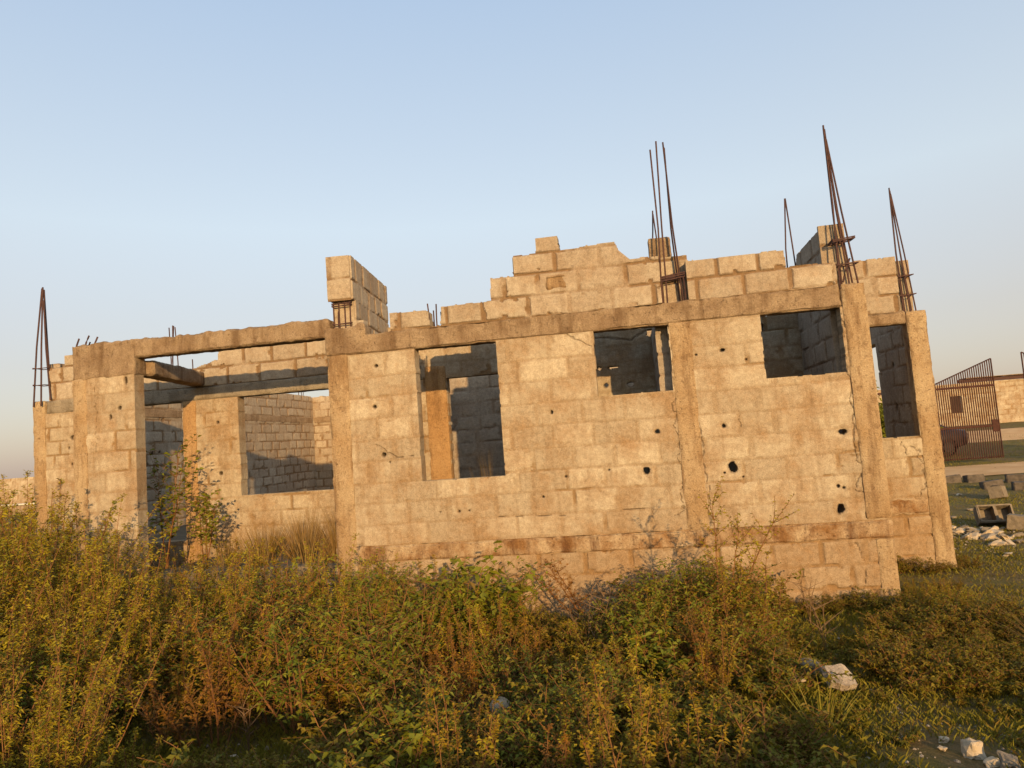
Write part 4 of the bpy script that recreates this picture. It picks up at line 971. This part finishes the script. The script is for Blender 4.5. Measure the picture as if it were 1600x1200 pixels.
def worn_box(name, mat, size, seed, cav=0, cuts=6):
    bm = bmesh.new(); bmesh.ops.create_cube(bm, size=1)
    bmesh.ops.scale(bm, verts=bm.verts, vec=size)
    bmesh.ops.bevel(bm, geom=bm.edges[:], offset=.012, segments=2, affect='EDGES')
    if cav:
        tp = max(bm.faces, key=lambda f: f.calc_center_median().z*10 + f.calc_area())
        r_ = bmesh.ops.subdivide_edges(bm, edges=[e for e in tp.edges if abs((e.verts[0].co-e.verts[1].co).x) > size[0]*.5], cuts=1)
        tops = [f for f in bm.faces if abs(f.calc_center_median().z-size[2]/2) < 1e-4 and f.calc_area() > size[0]*size[1]*.25]
        bmesh.ops.inset_individual(bm, faces=tops, thickness=.028)
        ins = [f for f in tops if f.is_valid]
        for f in ins:
            rr = bmesh.ops.extrude_discrete_faces(bm, faces=[f])
            for g_ in rr['faces']: bmesh.ops.translate(bm, verts=g_.verts, vec=(0, 0, -size[2]*.85))
    bmesh.ops.subdivide_edges(bm, edges=[e for e in bm.edges if e.calc_length() > .09], cuts=3, use_grid_fill=True)
    for v in bm.verts:
        c = v.co
        v.co += Vector((random.uniform(-1, 1), random.uniform(-1, 1), random.uniform(-1, 1)))*.004
    me = bpy.data.meshes.new(name); bm.to_mesh(me); bm.free(); me.materials.append(mat); return me
o = link('hollow_block', worn_box('hollow_block', M['stone_dull'], (.50, .30, .2), 1, 2)); o.location = (3.05, 4.95, gzf(3.05, 4.95)+.16); o.rotation_euler = (R(62), 0, R(-6))
tag(o, 'hollow concrete block on its side showing its two cavities on the grass at right', 'block')
o = link('concrete_block', worn_box('concrete_block', M['stone_dull'], (.44, .22, .22), 2)); o.location = (3.12, 4.45, gzf(3.12, 4.45)+.10); o.rotation_euler = (R(8), R(4), R(62))
tag(o, 'solid concrete block leaning in front of the hollow block', 'block')
o = link('concrete_block', worn_box('concrete_block', M['stone_dull'], (.42, .26, .24), 3)); o.location = (4.80, 8.75, gzf(4.8, 8.75)+.12); o.rotation_euler = (R(-10), R(6), R(55))
tag(o, 'single sunlit concrete block standing before the row of dark blocks', 'block')
rowp = link('dark_block', worn_box('dark_block', M['dark_block'], (.45, .2, .23), 4))
for i, (x, y, a) in enumerate([(5.35, 12.4, 10), (5.85, 12.3, 14), (6.55, 11.7, -12), (5.55, 10.7, 8), (5.9, 10.0, -8), (6.3, 9.5, 5), (6.75, 9.1, -4), (7.2, 8.9, 8), (4.8, 12.6, 0)]):
    o = rowp if i == 0 else rowp.copy()
    if i: col.objects.link(o)
    o.location = (x, y, gzf(x, y)+.07); o.rotation_euler = (R(random.uniform(-8, 8)), R(random.uniform(-5, 5)), R(a))
    tag(o, 'dark block with shade in its colour in the broken row lying across the grass at right', 'block', 'dark blocks in a row on the grass')

# ------------------------------------------------------------------ paths
def sheet(name, pts, mat, dz=.012, n=40):
    """a ground patch between two edge lines, draped over the terrain"""
    V = []; Q = []
    for i in range(n+1):
        t = i/n
        for j in range(9):
            s_ = j/8
            a = Vector(pts[0]).lerp(Vector(pts[1]), t); b = Vector(pts[3]).lerp(Vector(pts[2]), t)
            p = a.lerp(b, s_); V.append((p.x, p.y))
    V = np.array(V); z = gz(V[:, 0], V[:, 1])+dz
    for i in range(n):
        for j in range(8):
            Q.append((i*9+j, i*9+j+1, i*9+j+10, i*9+j+9))
    return tag(link(name, np_mesh(name, np.column_stack([V, z]), np.array(Q), [mat], smooth=True)), kind='structure')
M['path'] = mk_plain('sandy_track', (.48, .28, .12), (.58, .37, .18), 1.2, 1, 0, .4)
sheet('track', [(1.5, 13.0), (40, 17.0), (40, 20.5), (1.5, 16.2)], M['path'])
sheet('road', [(2, 24.0), (60, 26.0), (60, 30.0), (2, 28.0)], M['path'])

# ------------------------------------------------------------------ gate, car, far house, left fence, tree
M['gate'] = mk_plain('rusty_gate_paint', (.038, .015, .011), (.066, .026, .017), 10, .8)
def gate(x0, x1, y, zb, zbar, zl, zr, label, ry=0.0):
    g = empty('gate', (x0, y, zb), ry); W = x1-x0
    fr = tubes('frame', g, M['gate'], [[(0, 0, 0), (0, 0, zl-zb)], [(W, 0, 0), (W, 0, zr-zb)], [(0, 0, .04), (W, 0, .04)], [(0, 0, zl-zb), (W, 0, zr-zb)]], .022)
    tubes('rail', g, M['gate'], [[(0, .0, zbar-zb), (W, .0, zbar-zb)], [(0, 0, 1.05), (W, 0, 1.05)]], .04)
    n = int(W/.068)
    tubes('bars', g, M['gate'], [[(i*W/n, -.02, 0), (i*W/n, -.02, (zl+(zr-zl)*i/n)-zb)] for i in range(1, n)], .019, sides=4)
    bx = rough_box('lock_plate', g, M['gate'], W-.22, W-.02, -.05, .03, .85, 1.25, step=.1, amp=.004)
    return tag(g, label, 'gate')
gate(5.0, 9.15, 18.0, .27, 2.63, 1.85, 3.5, 'rusty barred gate leaf with a sloping top standing open right of the house')
gate(10.07, 13.5, 18.0, .27, 2.63, 3.62, 1.9, 'rusty gate leaf cut by the right edge, its tall side towards the gap')
M['carpaint'] = mk_plain('dark_car_paint', (.02, .018, .02), (.03, .026, .028), 3, .25)
M['glass'] = mk_plain('dark_glass', (.02, .022, .025), (.03, .03, .035), 3, .08)
M['rubber'] = mk_plain('tyre_rubber', (.012, .012, .012), (.025, .025, .025), 12, .8)
M['rim'] = mk_plain('wheel_rim', (.014, .013, .013), (.025, .024, .023), 12, .6)
def make_car(x, y, rz):
    c = empty('parked_car', (x, y, gzf(x, y)), rz)
    def loft(name, st, mat, nseg=16):
        V = []; Q = []
        for (px, hw, zb_, zt) in st:
            for k in range(nseg):
                a = 2*math.pi*k/nseg
                ca, sa = math.cos(a), math.sin(a)
                e = .38
                V.append((px, hw*math.copysign(abs(ca)**e, ca), (zb_+zt)/2+(zt-zb_)/2*math.copysign(abs(sa)**e, sa)))
        for i in range(len(st)-1):
            for k in range(nseg): Q.append((i*nseg+k, i*nseg+(k+1) % nseg, (i+1)*nseg+(k+1) % nseg, (i+1)*nseg+k))
        for b, rev in ((0, 1), ((len(st)-1)*nseg, 0)):
            for k in range(1, nseg//2): 
                f = (b+k-1, b+k, b+nseg-1-k, b+(nseg-k) % nseg); Q.append(f[::-1] if rev else f)
        return link(name, np_mesh(name, np.array(V), np.array(Q), [mat], smooth=True), c)
    loft('body', [(-2.15, .55, .4, .62), (-2.1, .72, .3, .74), (-1.7, .82, .22, .82), (-.8, .85, .2, .92), (0, .86, .2, .94), (1.0, .86, .2, .96), (1.75, .82, .24, .96), (2.1, .74, .32, .9), (2.18, .6, .42, .78)], M['carpaint'])
    loft('cabin', [(-1.0, .70, .88, .93), (-.35, .66, .88, 1.36), (.3, .64, .88, 1.42), (.9, .64, .88, 1.38), (1.6, .70, .9, .97)], M['glass'])
    loft('roof', [(-.35, .58, 1.34, 1.385), (.3, .58, 1.40, 1.45), (.9, .58, 1.36, 1.405)], M['carpaint'])
    for wx in (-1.35, 1.35):
        for wy in (-.78, .78):
            w = tubes('tyre', c, M['rubber'], [[(wx, wy-.09, .31), (wx, wy+.09, .31)]], .31, sides=20)
            tubes('rim', w, M['rim'], [[(wx, wy-.1, .31), (wx, wy+.1, .31)]], .19, sides=12)
            V = [(wx+.18*math.cos(k*.5236), wy+(-.1 if wy < 0 else .1), .31+.18*math.sin(k*.5236)) for k in range(12)]
            link('hub', np_mesh('hub', np.array(V), np.array([[0, 1, 2, 3], [0, 3, 4, 5], [0, 5, 6, 7], [0, 7, 8, 9], [0, 9, 10, 11]]), [M['rim']]), w)
    for wy in (-.55, .55): link('tail_light', rock_mesh('tail_light', M['glass'], (.1, .3, .14), 3, 2, .02, True), c).location = (2.1, wy, .72)
    return tag(c, 'dark rounded car parked behind the bars of the rusty gate', 'car')
make_car(7.1, 21.2, R(4))
def box_part(name, parent, mat, x0, x1, y0, y1, z0, z1, **k): return rough_box(name, parent, mat, x0, x1, y0, y1, z0, z1, step=.25, amp=.01, **k)
fh = empty('neighbour_house', (14, 34, 0))
def wx_(x): return x-14
block_wall('wall', fh, M['block'], (wx_(9.0), 0, 0), XF, NF, 14.0, .6, 3.35, .05, openings=[(5.1, 5.65, 1.8, 2.7), (8.9, 9.4, 1.7, 2.6), (2.6, 3.3, 1.1, 2.7)], relief=.02, fill=.4, seed=81, thick=.2)
block_wall('wall', fh, M['block'], (wx_(23.0), 8, 0), (0, -1, 0), (1, 0, 0), 8.0, .6, 3.35, .08, relief=.02, fill=.4, seed=82, thick=.2)
block_wall('wall', fh, M['block'], (wx_(9.0), 0, 0), (0, 1, 0), (-1, 0, 0), 8.0, .6, 3.35, .08, relief=.02, fill=.4, seed=83, thick=.2)
block_wall('wall', fh, M['block_grey'], (wx_(9.0), 8, 0), XF, NF, 14.0, .6, 3.35, .08, relief=.02, fill=.4, seed=84, thick=.2)
M['opening_shade'] = mk_plain('opening_shade_paint', (.035, .022, .015), (.055, .035, .022), 6)  # dark panels added in the empty openings, standing in for their shade
for a_, b_, c_, d_ in ((5.1, 5.65, 1.8, 2.7), (8.9, 9.4, 1.7, 2.6), (2.6, 3.3, 1.1, 2.7)):
    box_part('opening_shade_panel', fh, M['opening_shade'], wx_(9.0)+a_-.03, wx_(9.0)+b_+.03, .10, .16, c_-.03, d_+.03)
box_part('wall_plate', fh, M['rust'], wx_(14.6), wx_(23.2), -.12, .12, 3.36, 3.55)
box_part('wall_plate', fh, M['beam'], wx_(14.9), wx_(23.2), -.3, .5, 3.56, 3.62)
tag(fh, 'unfinished block house with small dark windows standing behind the rusty gates', 'house')
lw = block_wall('block_fence', None, M['block'], (-82, 25, 0), XF, NF, 60, .2, 2.02, .06, relief=.02, fill=.4, seed=85, thick=.2, top=[(0, 1.98), (48, 2.0), (60, 1.97)], cracks=[([(42.5, 2), (42.5, .4)], .06), ([(44.6, 2), (44.6, .4)], .06)])
tag(lw, 'distant concrete block fence at the left edge behind the weeds', 'fence')
lb = empty('low_wall', (-33, 21.1, 0))
rough_box('wall', lb, M['beam'], -16, 9, -.1, .1, .1, .74, step=.3, amp=.01)
rough_box('coping', lb, mk_plain('whitewash', (.5, .45, .36), (.6, .55, .45), 4), -16, 9, -.13, .13, .74, .83, step=.3, amp=.008)
tag(lb, 'low wall with a whitewashed coping before the distant block fence at left', 'wall')

def tree(x, y, H, cr, seed, label):
    t = empty('tree', (x, y, gzf(x, y))); r = random.Random(seed)
    g = Leaves(seed); paths = []
    trunk, _ = g.path(Vector((0, 0, -.1)), Vector((0, 0, 1)), H*.5, 5, .08, 0)
    tr = tubes('trunk', t, M['stem'], [trunk], .11, .07, 8, False)
    for i in range(9):
        a = i*2.4; b = trunk[2+i % 4]
        p, _ = g.path(b, Vector((math.cos(a), math.sin(a), r.uniform(.5, 1.4))), cr*r.uniform(.7, 1.2), 4, .15, 0); paths.append(p)
    tubes('limb', t, M['stem'], paths, .045, .012, 6, False)
    for p in paths:
        for c in p[1:]:
            for k in range(5):
                cc = c + Vector((r.gauss(0, 1), r.gauss(0, 1), r.gauss(0, .8)))*cr*.28
                for m_ in range(22):
                    a = r.uniform(0, 6.28); q = cc+Vector((r.gauss(0, 1), r.gauss(0, 1), r.gauss(0, 1)))*.11
                    g.leaf(q, Vector((math.cos(a), math.sin(a), r.uniform(-.8, .6))), .13, .055, r.random(), 0, .4)
    link('crown', np_mesh('crown', np.array([tuple(v) for v in g.V]), np.array(g.Q), [M['leaf_green']], np.array(g.C)), t)
    return tag(t, label, 'tree')
tree(4.35, 14.0, 3.2, 1.15, 5, 'leafy green tree seen through the tall window of the right bay')

# scattered grit on the bare ground: too many to count
def grit(n, seed):
    r = np.random.default_rng(seed)
    x = np.concatenate([r.uniform(-1.6, 2.2, n//2), r.uniform(-5.6, -3.2, n//6), r.normal(2.3, .7, n-n//2-n//6)])
    y = np.concatenate([r.uniform(-4.4, -1.0, n//2), r.uniform(-4.2, -3.2, n//6), r.normal(3.9, 1.2, n-n//2-n//6)])
    k = ~((x < .1) & (y > -.1)) & ~((x < 1.35) & (y > 1.6) & (y < 5.4)); x, y = x[k], y[k]; N = len(x)
    s_ = r.uniform(.004, .014, N)*np.where(r.random(N) < .08, 1.9, 1)
    base = np.array([[1, 0, 0], [-1, 0, 0], [0, 1, 0], [0, -1, 0], [0, 0, .7], [0, 0, -.7]], float)
    V = base[None]*(1+.7*(r.random((N, 6, 3))-.5))*s_[:, None, None]
    a = r.uniform(0, 6.28, N); ca, sa = np.cos(a)[:, None], np.sin(a)[:, None]
    X = V[..., 0]*ca-V[..., 1]*sa; Y = V[..., 0]*sa+V[..., 1]*ca
    V = np.stack([X+x[:, None], Y+y[:, None], V[..., 2]+(gz(x, y)+s_*.2)[:, None]], -1).reshape(-1, 3)
    T = np.array([[0, 2, 4], [2, 1, 4], [1, 3, 4], [3, 0, 4], [2, 0, 5], [1, 2, 5], [3, 1, 5], [0, 3, 5]])
    Q = (T[None]+(np.arange(N)*6)[:, None, None]).reshape(-1, 3)
    return np_mesh('gravel', V, Q, [M['slab_piece']])
tag(link('gravel', grit(2600, 8)), 'loose grit and small stones on the bare soil', 'gravel', kind='stuff')

cw = block_wall('added_shade_wall', None, M['block'], (16, -12.0, 0), (-1, 0, 0), (0, 1, 0), 32, -.2, 2.3, .06, relief=.02, fill=.4, seed=95, thick=.2, top=[(0, 1.95), (9, 2.0), (9.1, 1.8), (14, 1.8), (14.1, 2.05), (32, 2.0)])  # unseen wall behind the camera, added to shade the foreground
tag(cw, 'long block wall added out of view to shade the foreground', 'wall')
